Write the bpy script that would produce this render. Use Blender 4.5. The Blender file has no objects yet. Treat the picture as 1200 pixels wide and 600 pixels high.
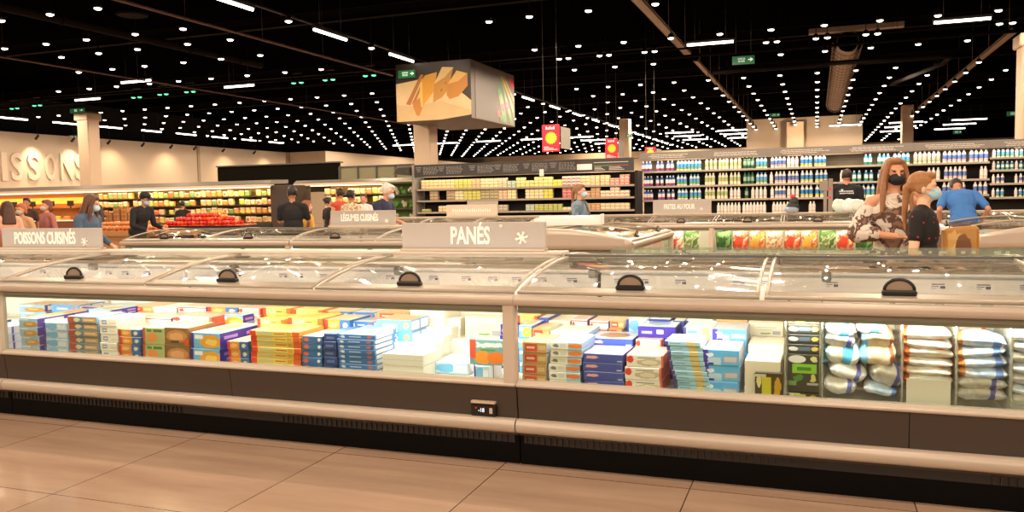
import bpy, bmesh, math, random
from mathutils import Vector, Matrix, noise, Euler
import numpy as np
random.seed(7)
SC = bpy.context.scene
COL = SC.collection
PI = math.pi

# ------------------------------------------------------------------ camera
F = 971.0
Yc = Vector((357., 75., -F)).normalized()
Xc = Vector((2644., -16., F)).normalized()
Xc = (Xc - Yc * Xc.dot(Yc)).normalized()
Zc = Xc.cross(Yc)
EYE = Vector((0, 0, 1.5))
RW = Matrix((Xc, Yc, Zc))                      # camera -> world rotation
cam = bpy.data.cameras.new('camera'); cam.sensor_width = 36; cam.lens = F / 1200 * 36
cam.clip_end = 300
co = bpy.data.objects.new('camera', cam); COL.objects.link(co)
co.matrix_world = Matrix.Translation(EYE) @ RW.to_4x4()
SC.camera = co


def at(px, py, X=None, Y=None, Z=None):
    """point in the store where the sight line of a photo pixel meets a plane"""
    r = RW @ Vector(((px - 600) / F, -(py - 300) / F, -1))
    if X is not None: t = (X - EYE.x) / r.x
    elif Y is not None: t = (Y - EYE.y) / r.y
    else: t = (Z - EYE.z) / r.z
    return EYE + r * t


def seen(p, m=40):
    c = RW.transposed() @ (Vector(p) - EYE)
    if c.z > -.1: return False
    x = 600 - F * c.x / c.z; y = 300 + F * c.y / c.z
    return -m < x < 1200 + m and -m < y < 600 + m


# ------------------------------------------------------------------ materials
def lin(h):
    if isinstance(h, str):
        h = h.lstrip('#'); c = [int(h[i:i + 2], 16) / 255 for i in (0, 2, 4)]
    else: c = list(h)
    return tuple((v / 12.92 if v <= .04045 else ((v + .055) / 1.055) ** 2.4) for v in c) + (1,)


MATS = {}


def mat(name, col, rough=.5, metal=0., emit=None, es=0., var=.06, scale=8., spec=.5, bump=0.):
    if name in MATS: return MATS[name]
    m = bpy.data.materials.new(name); m.use_nodes = True
    nt = m.node_tree; N = nt.nodes; L = nt.links
    b = N['Principled BSDF']
    c = lin(col)
    b.inputs['Roughness'].default_value = rough
    b.inputs['Metallic'].default_value = metal
    b.inputs['Specular IOR Level'].default_value = spec
    if var > 0:
        tc = N.new('ShaderNodeTexCoord'); nz = N.new('ShaderNodeTexNoise')
        nz.inputs['Scale'].default_value = scale; nz.inputs['Detail'].default_value = 2
        L.new(tc.outputs['Object'], nz.inputs['Vector'])
        mx = N.new('ShaderNodeMix'); mx.data_type = 'RGBA'
        mx.inputs[6].default_value = tuple(v * (1 - var) for v in c[:3]) + (1,)
        mx.inputs[7].default_value = tuple(min(1, v * (1 + var)) for v in c[:3]) + (1,)
        L.new(nz.outputs['Fac'], mx.inputs[0]); L.new(mx.outputs[2], b.inputs['Base Color'])
        if bump:
            bp = N.new('ShaderNodeBump'); bp.inputs['Strength'].default_value = bump
            L.new(nz.outputs['Fac'], bp.inputs['Height']); L.new(bp.outputs[0], b.inputs['Normal'])
    else: b.inputs['Base Color'].default_value = c
    if emit:
        b.inputs['Emission Color'].default_value = lin(emit); b.inputs['Emission Strength'].default_value = es
        m.cycles.emission_sampling = 'NONE'
    MATS[name] = m
    return m


def glass(name, tint, refl=.12, haze=0.0):
    if name in MATS: return MATS[name]
    m = bpy.data.materials.new(name); m.use_nodes = True
    nt = m.node_tree; N = nt.nodes; L = nt.links
    N.remove(N['Principled BSDF'])
    tr = N.new('ShaderNodeBsdfTransparent'); tr.inputs[0].default_value = lin(tint)
    gl = N.new('ShaderNodeBsdfGlossy'); gl.inputs['Roughness'].default_value = .03
    lw = N.new('ShaderNodeFresnel'); lw.inputs['IOR'].default_value = 1.35
    ma = N.new('ShaderNodeMath'); ma.operation = 'MULTIPLY_ADD'; ma.inputs[1].default_value = .36; ma.inputs[2].default_value = refl * .12
    ma.use_clamp = True
    mx = N.new('ShaderNodeMixShader')
    L.new(lw.outputs[0], ma.inputs[0]); L.new(ma.outputs[0], mx.inputs[0])
    L.new(tr.outputs[0], mx.inputs[1]); L.new(gl.outputs[0], mx.inputs[2])
    out = mx
    if haze:
        df = N.new('ShaderNodeBsdfDiffuse'); df.inputs[0].default_value = lin('#e8e6da')
        m2 = N.new('ShaderNodeMixShader'); m2.inputs[0].default_value = haze
        L.new(mx.outputs[0], m2.inputs[1]); L.new(df.outputs[0], m2.inputs[2]); out = m2
    L.new(out.outputs[0], N['Material Output'].inputs[0])
    MATS[name] = m
    return m


def printed(name, base, layers, rough=.35, blur=.0, es=0.):
    """printed packaging: a base colour with rectangles ('r',u0,v0,u1,v1,col) and ellipses ('e',u,v,ru,rv,col)
    in the UV space front [0,1]x[0,1], top [0,1]x[1,2], side [1,2]x[0,1]"""
    if name in MATS: return MATS[name]
    m = bpy.data.materials.new(name); m.use_nodes = True
    nt = m.node_tree; N = nt.nodes; L = nt.links
    b = N['Principled BSDF']; b.inputs['Roughness'].default_value = rough
    uv = N.new('ShaderNodeUVMap')
    nz = N.new('ShaderNodeTexNoise'); nz.inputs['Scale'].default_value = 6; nz.inputs['Detail'].default_value = 3
    L.new(uv.outputs[0], nz.inputs['Vector'])
    ds = N.new('ShaderNodeVectorMath'); ds.operation = 'MULTIPLY_ADD'
    ds.inputs[1].default_value = (.22, .22, 0)
    L.new(nz.outputs['Color'], ds.inputs[0]); L.new(uv.outputs[0], ds.inputs[2])
    sb = N.new('ShaderNodeVectorMath'); sb.operation = 'SUBTRACT'; sb.inputs[1].default_value = (.11, .11, 0)
    L.new(ds.outputs[0], sb.inputs[0])
    cur = None
    for ly in layers:
        k = ly[0]
        if k in ('r', 'b'):
            _, u0, v0, u1, v1, c = ly; cu, cv, hu, hv = (u0 + u1) / 2, (v0 + v1) / 2, abs(u1 - u0) / 2, abs(v1 - v0) / 2
        else: _, cu, cv, hu, hv, c = ly
        ve = N.new('ShaderNodeVectorMath'); ve.operation = 'MULTIPLY_ADD'
        ve.inputs[1].default_value = (1 / hu, 1 / hv, 0); ve.inputs[2].default_value = (-cu / hu, -cv / hv, 0)
        L.new((sb if k in ('e', 'b') else uv).outputs[0], ve.inputs[0])
        if k == 'e':
            ln = N.new('ShaderNodeVectorMath'); ln.operation = 'LENGTH'; L.new(ve.outputs[0], ln.inputs[0]); v = ln.outputs['Value']
        elif k == 'c':
            ln = N.new('ShaderNodeVectorMath'); ln.operation = 'LENGTH'; L.new(ve.outputs[0], ln.inputs[0]); v = ln.outputs['Value']
        else:
            ab = N.new('ShaderNodeVectorMath'); ab.operation = 'ABSOLUTE'; L.new(ve.outputs[0], ab.inputs[0])
            sx = N.new('ShaderNodeSeparateXYZ'); L.new(ab.outputs[0], sx.inputs[0])
            mxm = N.new('ShaderNodeMath'); mxm.operation = 'MAXIMUM'; L.new(sx.outputs[0], mxm.inputs[0]); L.new(sx.outputs[1], mxm.inputs[1]); v = mxm.outputs[0]
        lt = N.new('ShaderNodeMath'); lt.operation = 'LESS_THAN'; lt.inputs[1].default_value = 1; L.new(v, lt.inputs[0])
        mx = N.new('ShaderNodeMix'); mx.data_type = 'RGBA'
        L.new(lt.outputs[0], mx.inputs[0])
        if cur is None: mx.inputs[6].default_value = lin(base)
        else: L.new(cur, mx.inputs[6])
        mx.inputs[7].default_value = lin(c)
        cur = mx.outputs[2]
    if cur is None: b.inputs['Base Color'].default_value = lin(base)
    else: L.new(cur, b.inputs['Base Color'])
    if es and cur is not None:
        L.new(cur, b.inputs['Emission Color']); b.inputs['Emission Strength'].default_value = es
        m.cycles.emission_sampling = 'NONE'
    MATS[name] = m
    return m


# ------------------------------------------------------------------ mesh building
class MB:
    def __init__(s): s.v = []; s.f = []; s.mi = []; s.uv = []; s.sm = []

    def add(s, vs, fs, mi=0, uvs=None, smooth=False):
        o = len(s.v); s.v += [tuple(p) for p in vs]
        for i, f in enumerate(fs):
            s.f.append([o + k for k in f]); s.mi.append(mi); s.sm.append(smooth)
            s.uv.append(uvs[i] if uvs else None)
        return s

    def box(s, x0, y0, z0, x1, y1, z1, mi=0, c=0.0, uv=False):
        """box with chamfered edges (c)"""
        if x0 > x1: x0, x1 = x1, x0
        if y0 > y1: y0, y1 = y1, y0
        if z0 > z1: z0, z1 = z1, z0
        c = min(c, (x1 - x0) * .3, (y1 - y0) * .3, (z1 - z0) * .3)
        if c <= 0:
            vs = [(x, y, z) for x in (x0, x1) for y in (y0, y1) for z in (z0, z1)]
            fs = [(0, 1, 3, 2), (4, 6, 7, 5), (0, 4, 5, 1), (2, 3, 7, 6), (0, 2, 6, 4), (1, 5, 7, 3)]
        else:
            vs = []; idx = {}
            X = (x0, x1); Yy = (y0, y1); Z = (z0, z1)
            for i in (0, 1):
                for j in (0, 1):
                    for k in (0, 1):
                        sx, sy, sz = (c if i == 0 else -c), (c if j == 0 else -c), (c if k == 0 else -c)
                        idx[i, j, k, 0] = len(vs); vs.append((X[i], Yy[j] + sy, Z[k] + sz))
                        idx[i, j, k, 1] = len(vs); vs.append((X[i] + sx, Yy[j], Z[k] + sz))
                        idx[i, j, k, 2] = len(vs); vs.append((X[i] + sx, Yy[j] + sy, Z[k]))
            fs = []
            q = [(0, 0), (0, 1), (1, 1), (1, 0)]
            for i in (0, 1):
                fs.append([idx[i, a, b, 0] for a, b in (q if i == 0 else q[::-1])])
                fs.append([idx[a, i, b, 1] for a, b in (q[::-1] if i == 0 else q)])
                fs.append([idx[a, b, i, 2] for a, b in (q if i == 0 else q[::-1])])
            for a in (0, 1):
                for b in (0, 1):
                    fs.append([idx[a, b, 0, 0], idx[a, b, 1, 0], idx[a, b, 1, 1], idx[a, b, 0, 1]])
                    fs.append([idx[a, 0, b, 0], idx[a, 1, b, 0], idx[a, 1, b, 2], idx[a, 0, b, 2]])
                    fs.append([idx[0, a, b, 1], idx[1, a, b, 1], idx[1, a, b, 2], idx[0, a, b, 2]])
                    for d in (0, 1): fs.append([idx[a, b, d, 0], idx[a, b, d, 1], idx[a, b, d, 2]])
        uvs = None
        if uv:
            uvs = []
            W, D, H = x1 - x0, y1 - y0, z1 - z0
            for f in fs:
                p = [Vector(vs[i]) for i in f]
                n = (p[1] - p[0]).cross(p[2] - p[0])
                a = [abs(n.x), abs(n.y), abs(n.z)]
                k = a.index(max(a)) if max(a) > 1.01 * sorted(a)[1] else 1
                if k == 1: uvs.append([((q.x - x0) / W, (q.z - z0) / H) for q in p])
                elif k == 0: uvs.append([(1.002 + .996 * (q.y - y0) / D, (q.z - z0) / H) for q in p])
                else: uvs.append([((q.x - x0) / W, 1.002 + .996 * (q.y - y0) / D) for q in p])
        s.add(vs, fs, mi, uvs)
        return s

    def tube(s, pts, r, mi=0, n=8, cap=True, ry=None):
        """round tube along a polyline, r a number or a list"""
        pts = [Vector(p) for p in pts]; m = len(pts)
        rs = r if isinstance(r, (list, tuple)) else [r] * m
        vs = []; prev = None
        for i, p in enumerate(pts):
            d = (pts[min(i + 1, m - 1)] - pts[max(i - 1, 0)]).normalized()
            if prev is None:
                up = Vector((0, 0, 1)) if abs(d.z) < .9 else Vector((0, 1, 0))
                a = d.cross(up).normalized()
            else: a = (prev - d * prev.dot(d)).normalized()
            prev = a; b = d.cross(a)
            for k in range(n):
                t = 2 * PI * k / n
                vs.append(p + (a * math.cos(t) + b * math.sin(t)) * rs[i])
        fs = [(i * n + k, i * n + (k + 1) % n, (i + 1) * n + (k + 1) % n, (i + 1) * n + k) for i in range(m - 1) for k in range(n)]
        if cap: fs += [tuple(range(n))[::-1], tuple((m - 1) * n + k for k in range(n))]
        s.add(vs, fs, mi, None, True)
        return s

    def lathe(s, prof, cx=0, cy=0, n=12, mi=None, smooth=True):
        """profile [(r,z,(mat))] about the vertical axis"""
        vs = []; m = len(prof)
        for p in prof:
            for k in range(n):
                t = 2 * PI * k / n; vs.append((cx + p[0] * math.cos(t), cy + p[0] * math.sin(t), p[1]))
        for i in range(m - 1):
            fs = [(i * n + k, i * n + (k + 1) % n, (i + 1) * n + (k + 1) % n, (i + 1) * n + k) for k in range(n)]
            if i == 0:
                s.add(vs, fs, prof[0][2] if len(prof[0]) > 2 else (mi or 0), None, smooth); o = len(s.v) - len(vs)
            else:
                for f in fs:
                    s.f.append([o + q for q in f]); s.mi.append(prof[i][2] if len(prof[i]) > 2 else (mi or 0)); s.uv.append(None); s.sm.append(smooth)
        for ring, mm in ((0, prof[0]), (m - 1, prof[-1])):
            s.f.append([o + ring * n + k for k in (range(n) if ring else range(n - 1, -1, -1))])
            s.mi.append((mm[2] if len(mm) > 2 else (mi or 0)) if ring == 0 else (prof[-2][2] if len(prof[-2]) > 2 else (mi or 0))); s.uv.append(None); s.sm.append(False)
        return s

    def ell(s, c, r, n=12, mi=0, rot=None):
        c = Vector(c); m = n // 2 + 1
        vs = []
        for i in range(m + 1):
            ph = PI * i / m
            for k in range(n):
                t = 2 * PI * k / n
                q = Vector((r[0] * math.sin(ph) * math.cos(t), r[1] * math.sin(ph) * math.sin(t), r[2] * math.cos(ph)))
                if rot is not None: q = rot @ q
                vs.append(c + q)
        fs = [(i * n + k, (i + 1) * n + k, (i + 1) * n + (k + 1) % n, i * n + (k + 1) % n) for i in range(m) for k in range(n)]
        s.add(vs, fs, mi, None, True)
        return s

    def extrude(s, poly, axis, a0, a1, mi=0, smooth=False):
        """closed 2-D outline swept along an axis. axis 'x': poly=(y,z); 'y': (x,z); 'z': (x,y)"""
        def P3(p, a): return {'x': (a, p[0], p[1]), 'y': (p[0], a, p[1]), 'z': (p[0], p[1], a)}[axis]
        n = len(poly)
        vs = [P3(p, a0) for p in poly] + [P3(p, a1) for p in poly]
        fs = [(i, (i + 1) % n, n + (i + 1) % n, n + i) for i in range(n)]
        s.add(vs, fs, mi, None, smooth)
        s.add(vs, [tuple(range(n))[::-1], tuple(range(n, 2 * n))], mi)
        return s

    def mesh(s, name, mats):
        me = bpy.data.meshes.new(name)
        me.from_pydata(s.v, [], s.f)
        for m in (mats if isinstance(mats, (list, tuple)) else [mats]): me.materials.append(m)
        for p, i, sm in zip(me.polygons, s.mi, s.sm): p.material_index = i; p.use_smooth = sm
        if any(u is not None for u in s.uv):
            ul = me.uv_layers.new(name='UVMap')
            for p, u in zip(me.polygons, s.uv):
                if u is not None:
                    for li, c in zip(p.loop_indices, u): ul.data[li].uv = c
        bm = bmesh.new(); bm.from_mesh(me)
        bmesh.ops.recalc_face_normals(bm, faces=bm.faces); bm.to_mesh(me); bm.free()
        return me


def obj(name, mb, mats, parent=None, loc=None, rz=0):
    me = mb.mesh(name, mats) if isinstance(mb, MB) else mb
    o = bpy.data.objects.new(name, me); COL.objects.link(o)
    if parent is not None: o.parent = parent
    if loc is not None: o.location = loc
    if rz: o.rotation_euler.z = rz
    return o


def tag(o, label, cat=None, group=None, kind=None):
    if label: o['label'] = label
    if cat: o['category'] = cat
    if group: o['group'] = group
    if kind: o['kind'] = kind
    return o


def thing(name, label, cat, loc=(0, 0, 0), rz=0, group=None):
    o = bpy.data.objects.new(name, None); COL.objects.link(o); o.location = loc; o.rotation_euler.z = rz
    o.empty_display_size = .1
    return tag(o, label, cat, group)


def struct(name, mb, mats, **k):
    o = obj(name, mb, mats, **k); o['kind'] = 'structure'; return o


def kids(o): return [c for c in KID.get(o.name, [])]


def copy_tree(o, parent=None, loc=None, rz=None, label=None, group=None):
    c = o.copy(); COL.objects.link(c)
    if parent is not None: c.parent = parent
    if loc is not None: c.location = loc
    if rz is not None: c.rotation_euler.z = rz
    if label: c['label'] = label
    if group: c['group'] = group
    for ch in list(o.children): copy_tree(ch, c)
    return c


def text_mb(body, size, depth=.004, sx=.6, bold=.028):
    """raised lettering standing in the x-z plane, facing -y, centred; returns a mesh"""
    cu = bpy.data.curves.new('t', 'FONT'); cu.body = body; cu.size = size; cu.extrude = depth; cu.offset = bold * size
    cu.align_x = 'CENTER'; cu.align_y = 'CENTER'; cu.resolution_u = 3
    to = bpy.data.objects.new('t', cu); COL.objects.link(to)
    bpy.context.view_layer.update()
    me = bpy.data.meshes.new_from_object(to.evaluated_get(bpy.context.evaluated_depsgraph_get()))
    bpy.data.objects.remove(to); bpy.data.curves.remove(cu)
    me.transform(Matrix.Rotation(PI / 2, 4, 'X') @ Matrix.Diagonal((sx, 1, 1, 1)))
    return me


ORD = ['first', 'second', 'third', 'fourth', 'fifth', 'sixth', 'seventh', 'eighth', 'ninth', 'tenth', 'eleventh', 'twelfth',
       'thirteenth', 'fourteenth', 'fifteenth', 'sixteenth', 'seventeenth', 'eighteenth', 'nineteenth', 'twentieth']
ORD += ['twenty-' + o for o in ORD[:9]] + ['thirtieth'] + ['thirty-' + o for o in ORD[:9]] + ['fortieth'] + ['forty-' + o for o in ORD[:9]]+ ['fiftieth'] + ['fifty-' + o for o in ORD[:9]]


def level(i, n):
    if n == 1: return 'lying alone'
    if i == 0: return 'bottom one'
    if i == n - 1: return 'top one'
    return ORD[i] + ' up'


# common materials
BEIGE = mat('beige_painted_metal', '#c2b4a4', .34, .15, var=.03)
BEIGE2 = mat('beige_matt_trim', '#c8baa8', .5, 0, var=.03)
GREYB = mat('taupe_panel', '#463c34', .42, .1, var=.05, scale=2)
BLACK = mat('black_plastic', '#15110f', .45, 0, var=.1)
KICK = mat('black_kick_plate', '#0b0807', .75, 0, var=.15, spec=.1)
LINER = mat('dark_grey_glass_band', '#8a8676', .4, 0, var=.08, scale=3)
WHITE = mat('white_enamel', '#f2efe6', .4, 0, var=.02)
CREAM = mat('cream_enamel', '#f3efe8', .35, 0, var=.03)
GREYM = mat('grey_metal', '#8e8a80', .4, .3, var=.05)
DGREY = mat('dark_grey_metal', '#4b4a48', .45, .2, var=.05)
LED = mat('led_strip_light', '#ffffff', .5, 0, '#fff8ee', 4, var=0)
LAMP = mat('lamp_lens_lit', '#ffffff', .5, 0, '#fff0dc', 9, var=0)
GREENLAMP = mat('green_lamp_lens_lit', '#30ff90', .5, 0, '#58e8a0', 3, var=0)
GLASS = glass('clear_freezer_glass', '#f4f8f2', .1)
LIDGLASS = glass('curved_lid_glass', '#fcfbf7', .16)
SIGN = mat('taupe_sign_board', '#b3aaa2', .5, 0, var=.02)
SIGNTXT = mat('white_sign_lettering', '#fff8ec', .5, 0, var=.01)
# ------------------------------------------------------------------ room shell
def floor_material():
    m = bpy.data.materials.new('stone_look_floor_tiles'); m.use_nodes = True
    nt = m.node_tree; N = nt.nodes; L = nt.links; b = N['Principled BSDF']
    tc = N.new('ShaderNodeTexCoord')
    mp = N.new('ShaderNodeMapping'); mp.inputs['Location'].default_value = (.60, -.01, 0)
    L.new(tc.outputs['Object'], mp.inputs[0])
    br = N.new('ShaderNodeTexBrick'); br.offset = 0; br.squash = 1
    br.inputs['Scale'].default_value = 1; br.inputs['Brick Width'].default_value = 1.05; br.inputs['Row Height'].default_value = 1.045
    br.inputs['Mortar Size'].default_value = .0035; br.inputs['Mortar Smooth'].default_value = .3
    br.inputs['Color1'].default_value = lin('#c4a68f'); br.inputs['Color2'].default_value = lin('#b99b85'); br.inputs['Mortar'].default_value = lin('#5a4030')
    L.new(mp.outputs[0], br.inputs['Vector'])
    m2 = N.new('ShaderNodeMapping'); m2.inputs['Scale'].default_value = (.7, 4.5, 1); m2.inputs['Rotation'].default_value = (0, 0, .12)
    L.new(tc.outputs['Object'], m2.inputs[0])
    nz = N.new('ShaderNodeTexNoise'); nz.inputs['Scale'].default_value = 1.6; nz.inputs['Detail'].default_value = 6; nz.inputs['Roughness'].default_value = .6
    L.new(m2.outputs[0], nz.inputs['Vector'])
    mx = N.new('ShaderNodeMix'); mx.data_type = 'RGBA'; mx.blend_type = 'MULTIPLY'; mx.inputs[0].default_value = .55
    cr = N.new('ShaderNodeValToRGB'); cr.color_ramp.elements[0].position = .3; cr.color_ramp.elements[0].color = (.62, .57, .54, 1)
    cr.color_ramp.elements[1].position = .7; cr.color_ramp.elements[1].color = (1, 1, 1, 1)
    L.new(nz.outputs['Fac'], cr.inputs[0]); L.new(br.outputs['Color'], mx.inputs[6]); L.new(cr.outputs[0], mx.inputs[7])
    L.new(mx.outputs[2], b.inputs['Base Color'])
    mr = N.new('ShaderNodeMapRange'); mr.inputs[3].default_value = .08; mr.inputs[4].default_value = .24
    L.new(nz.outputs['Fac'], mr.inputs[0]); L.new(mr.outputs[0], b.inputs['Roughness'])
    b.inputs['Specular IOR Level'].default_value = .6
    return m


struct('floor', MB().box(-40, -16, -.1, 22, 82, 0), floor_material())
CEIL = mat('black_painted_ceiling', '#050404', 1, 0, var=.2, scale=.6, spec=0)
struct('ceiling', MB().box(-40, -16, 7.4, 22, 82, 7.6), CEIL)
WALLM = mat('warm_beige_wall', '#c9b8a0', .8, 0, var=.03, scale=.5)
WALLD = mat('dark_store_wall', '#2a2522', .8, 0, var=.1, scale=.5)
struct('wall_far', MB().box(-40, 80, 0, 22, 80.3, 5.75), WALLM)
struct('wall_far_upper', MB().box(-40, 80.05, 5.75, 22, 80.3, 7.4), CEIL)
struct('wall_near', MB().box(-40, -16.3, 0, 22, -16, 7.4), WALLD)
struct('wall_right', MB().box(22, -16, 0, 22.3, 80, 7.4), WALLD)
struct('wall_outer_left', MB().box(-40.3, -16, 0, -40, 80, 7.4), WALLD)
# the left wall with its lettering runs away from us, jogs to the right and runs on
struct('wall_left', MB().box(-35.3, 20, 0, -35, 50, 5.0).box(-35, 49.7, 0, -31.9, 50, 5.0).box(-32.2, 50, 0, -31.9, 80, 5.0), WALLM)
struct('trim_1', MB().box(-35.02, 40.55, 2, -34.93, 40.75, 5.0).box(-35.02, 49.5, 2, -34.8, 49.7, 5.0), mat('wall_seam_trim', '#a8967f', .7))
# a lower bulkhead wall by the far right
struct('wall_bulkhead', MB().box(-4.2, 55, 3, 2.6, 55.3, 6.15), WALLM)

PIPE = mat('dark_ceiling_pipe', '#120d0b', .9, 0, var=.1, spec=.1)
TRAY = mat('beige_cable_tray', '#94826f', .6, .1, var=.1)
# steel beams and pipes of the roof
bm_ = [(Y, 6.5, .16) for Y in (14.2, 20.4, 28.6, 36, 44, 52, 60, 68)]
for i, (Y, z, h) in enumerate(bm_):
    s = MB().box(-36, Y - .1, z, 20, Y + .1, z + .02).box(-36, Y - .1, z + .3, 20, Y + .1, z + .32).box(-36, Y - .01, z, 20, Y + .01, z + .32)
    x = -35.5
    k = 0
    tag(obj('roof_beam', s, PIPE), 'dark steel roof beam running across the store, %s nearest' % (ORD[i] if i else 'the very'), 'beam', 'steel roof beams')
def pipe(name, lab, x, y0, y1, z, r, m=PIPE):
    pts = [(x, y0 + (y1 - y0) * i / 12, z) for i in range(13)]
    s = MB().tube(pts, r, n=10)
    for p in pts[1:-1:2]: s.tube([(x, p[1] - .02, z), (x, p[1] + .02, z)], r * 1.25, n=10); s.tube([(x, p[1], z + r), (x, p[1], 7.38)], .005, n=4)
    tag(obj(name, s, m), lab, 'pipe')
pipe('ceiling_pipe', 'thick brown pipe crossing the upper left of the ceiling', -15.6, 9, 21, 5.6, .1)
pipe('ceiling_pipe', 'thin brown pipe running away towards the cheese picture box', -12.8, 8, 24, 5.5, .035, mat('reddish_pipe', '#5b4238', .5, .3))
pipe('ceiling_pipe', 'thin pipe at the far left edge of the ceiling', -20.3, 14, 42, 5.5, .03, mat('reddish_pipe', '#5b4238', .5, .3))
for yy in (24.8, 26.2):
    s = MB().tube([(-36, yy, 5.75), (-10, yy, 5.75), (8, yy, 5.75)], .05 if yy > 26 else .03, n=8)
    for k in range(-34, 8, 3): s.tube([(k, yy, 5.75), (k, yy, 7.38)], .005, n=4)
    tag(obj('ceiling_pipe', s, PIPE), 'dark pipe slung across the ceiling ' + ('behind the first long spotlight row' if yy > 26 else 'before the first long spotlight row'), 'pipe')
# flat cable tray
def tray(x, y0, y1, z, w, lab):
    s = MB().box(x - w / 2, y0, z, x + w / 2, y1, z + .015).box(x - w / 2, y0, z, x - w / 2 + .015, y1, z + .07).box(x + w / 2 - .015, y0, z, x + w / 2, y1, z + .07)
    y = y0 + 1
    while y < y1: s.tube([(x, y, z), (x, y, 7.38)], .006, n=4); y += 3
    tag(obj('cable_tray', s, TRAY), lab, 'cable tray')
tray(-3.8, 13, 26.5, 5.85, .24, 'near flat beige cable tray leading away above the aisle')
tray(-3.75, 28, 54, 5.85, .17, 'far beige cable tray continuing behind the nearer one')
tray(5.15, 26.6, 50, 5.85, .22, 'slanting beige cable tray beside the right-hand column')
# round duct with wire guard and elbow
DUCT = mat('silver_duct', '#b5a89a', .4, .4, var=.15)
d = thing('air_duct', 'long silver round air duct in a wire cage above the milk shelves', 'duct', (.85, 27, 5.95))
s = MB().tube([(0, 0, 0), (0, 19, 0)], .3, n=16)
for k in range(20): s.tube([(0, k, 0), (0, k + .08, 0)], .315, n=16)
obj('duct_pipe', s, DUCT, d)
s = MB()
for k in range(12):
    a = PI + PI * k / 11
    s.tube([(.42 * math.cos(a), 0, .42 * math.sin(a)), (.42 * math.cos(a), 19, .42 * math.sin(a))], .012, n=4)
for k in range(26): s.tube([(.42 * math.cos(PI + PI * j / 10), k * .74, .42 * math.sin(PI + PI * j / 10)) for j in range(11)], .012, n=4)
obj('wire_cage', s, TRAY, d)
obj('duct_flange', MB().box(-1.1, -.25, .28, 1.5, .05, .42), TRAY, d)
d = thing('ventilation_unit', 'grey duct elbow at the top edge of the ceiling', 'duct', (1.2, 17.4, 5.6))
obj('duct_elbow', MB().tube([(-1.4, -.1, -.1), (-.9, 0, 0), (-.1, .05, .15), (.2, 0, .3)], [.05, .13, .17, .2], n=14).lathe([(.24, .05), (.26, .1), (.26, .55), (.22, .6)], .1, 0, 16), DUCT, d)
obj('duct_arm', MB().tube([(.2, 0, .1), (1.0, .1, .05), (1.35, .1, .0)], [.16, .13, .12], n=14), PIPE, d)
# looped pipe below the right of the ceiling
s = MB().tube([(-3.1, 26.9, 5.3), (-2.6, 26.9, 5.33), (3.3, 26.9, 5.33), (3.6, 27.1, 5.3), (3.55, 28.4, 5.3), (2.5, 33, 5.3)], .07, n=8)
tag(obj('ceiling_pipe', s, PIPE), 'looped dark pipe turning back beside the right cable tray', 'pipe')
# air grille
s = MB()
for k in range(7): s.box(-5.6 + k * .32, 17.2 - k * .02, 5.9, -5.42 + k * .32, 17.32, 5.93)
tag(obj('ceiling_grille', s.box(-5.7, 17.22, 5.92, -3.4, 17.24, 5.93), GREYM), 'row of small dim grey vents in the ceiling above the poster', 'vent')
s = MB().lathe([(.28, 0), (.33, .02), (.33, .05), (.1, .06)], n=20)
o = obj('ceiling_vent', s, PIPE, loc=at(155, 19, Z=5.6)); tag(o, 'round dim vent on the ceiling at the upper left', 'vent')

# ------------------------------------------------------------------ columns
COLM = mat('cream_column', '#c3ad93', .7, 0, var=.04, scale=1)
def column(x, y, w, cap, lab, ztop=7.4):
    s = MB().box(x - w / 2, y - w / 2, 0, x + w / 2, y + w / 2, ztop, c=.04)
    if cap:
        z = cap; e = .07
        s.box(x - w / 2 - e, y - w / 2 - e, z - .3, x + w / 2 + e, y + w / 2 + e, z, c=.03)
    return tag(obj('column', s, COLM), lab, 'column')
column(-28.9, 27, .62, at(107, 133, Y=27).z, 'square cream column with a capital beside the wall lettering', at(107, 132, Y=27).z + .02)
column(at(499, 170, Y=23.8).x, 23.8, .58, 0, 'square cream column carrying the cheese picture box', 5.4)
column(at(1211, 100, Y=23).x, 23.0, .62, at(1200, 41, Y=23).z, 'cream column with a capital at the right edge', at(1200, 41, Y=23).z + .01)
column(at(932, 160, Y=54).x, 54, 1.0, 0, 'cream column standing before the far bulkhead wall', at(932, 143, Y=54).z)
column(at(733, 180, Y=40).x, 40, .5, 0, 'distant pale column behind the second red poster', 5.2)
column(at(1063, 150, Y=50).x, 50, .6, 0, 'distant pale column above the right milk shelves', 6.1)

# ------------------------------------------------------------------ ceiling lamps
sp_h = MB().lathe([(.01, .3), (.01, .13), (.05, .11), (.075, .06), (.085, 0)], n=10).mesh('lamp_housing', BLACK)
sp_l = MB().lathe([(.078, .004), (.066, -.018), (.042, -.03), (.012, -.035)], n=10).mesh('lamp_lens', LAMP)
spg_l = MB().lathe([(.078, .004), (.066, -.018), (.042, -.03), (.012, -.035)], n=10).mesh('green_lamp_lens', GREENLAMP)
ZL = 5.5
spots = []      # (x, y, row phrase)
for x in (-6, -4.65, -3.2): spots.append((x, 17.7, 'row above the near end of the beige tray'))
for k in range(10): spots.append((-7.2 + 1.225 * k, 21.65, 'wide single row before the paired lamps'))
for x in (-6.9, -5.7, -4.4, -1.15, .1, 1.3, 4.3):
    for e in (-.14, .14): spots.append((x + e, 23.4, 'row of paired lamps'))
for x in (-7.2, -5.9, -4.7, -1, .2, 1.4, 2.6, 3.8): spots.append((x, 25.6, 'row behind the paired lamps'))
for x in (-16.4, -15, -13.7): spots.append((x, 13.2, 'nearest row at the upper left'))
for x in (-19.2, -17.8, -16.5, -15, -13.6): spots.append((x, 15.5, 'second row at the upper left'))
for x in (-19, -17.7, -16.4, -14.8, -13.5): spots.append((x, 17.0, 'third row at the upper left'))
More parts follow.
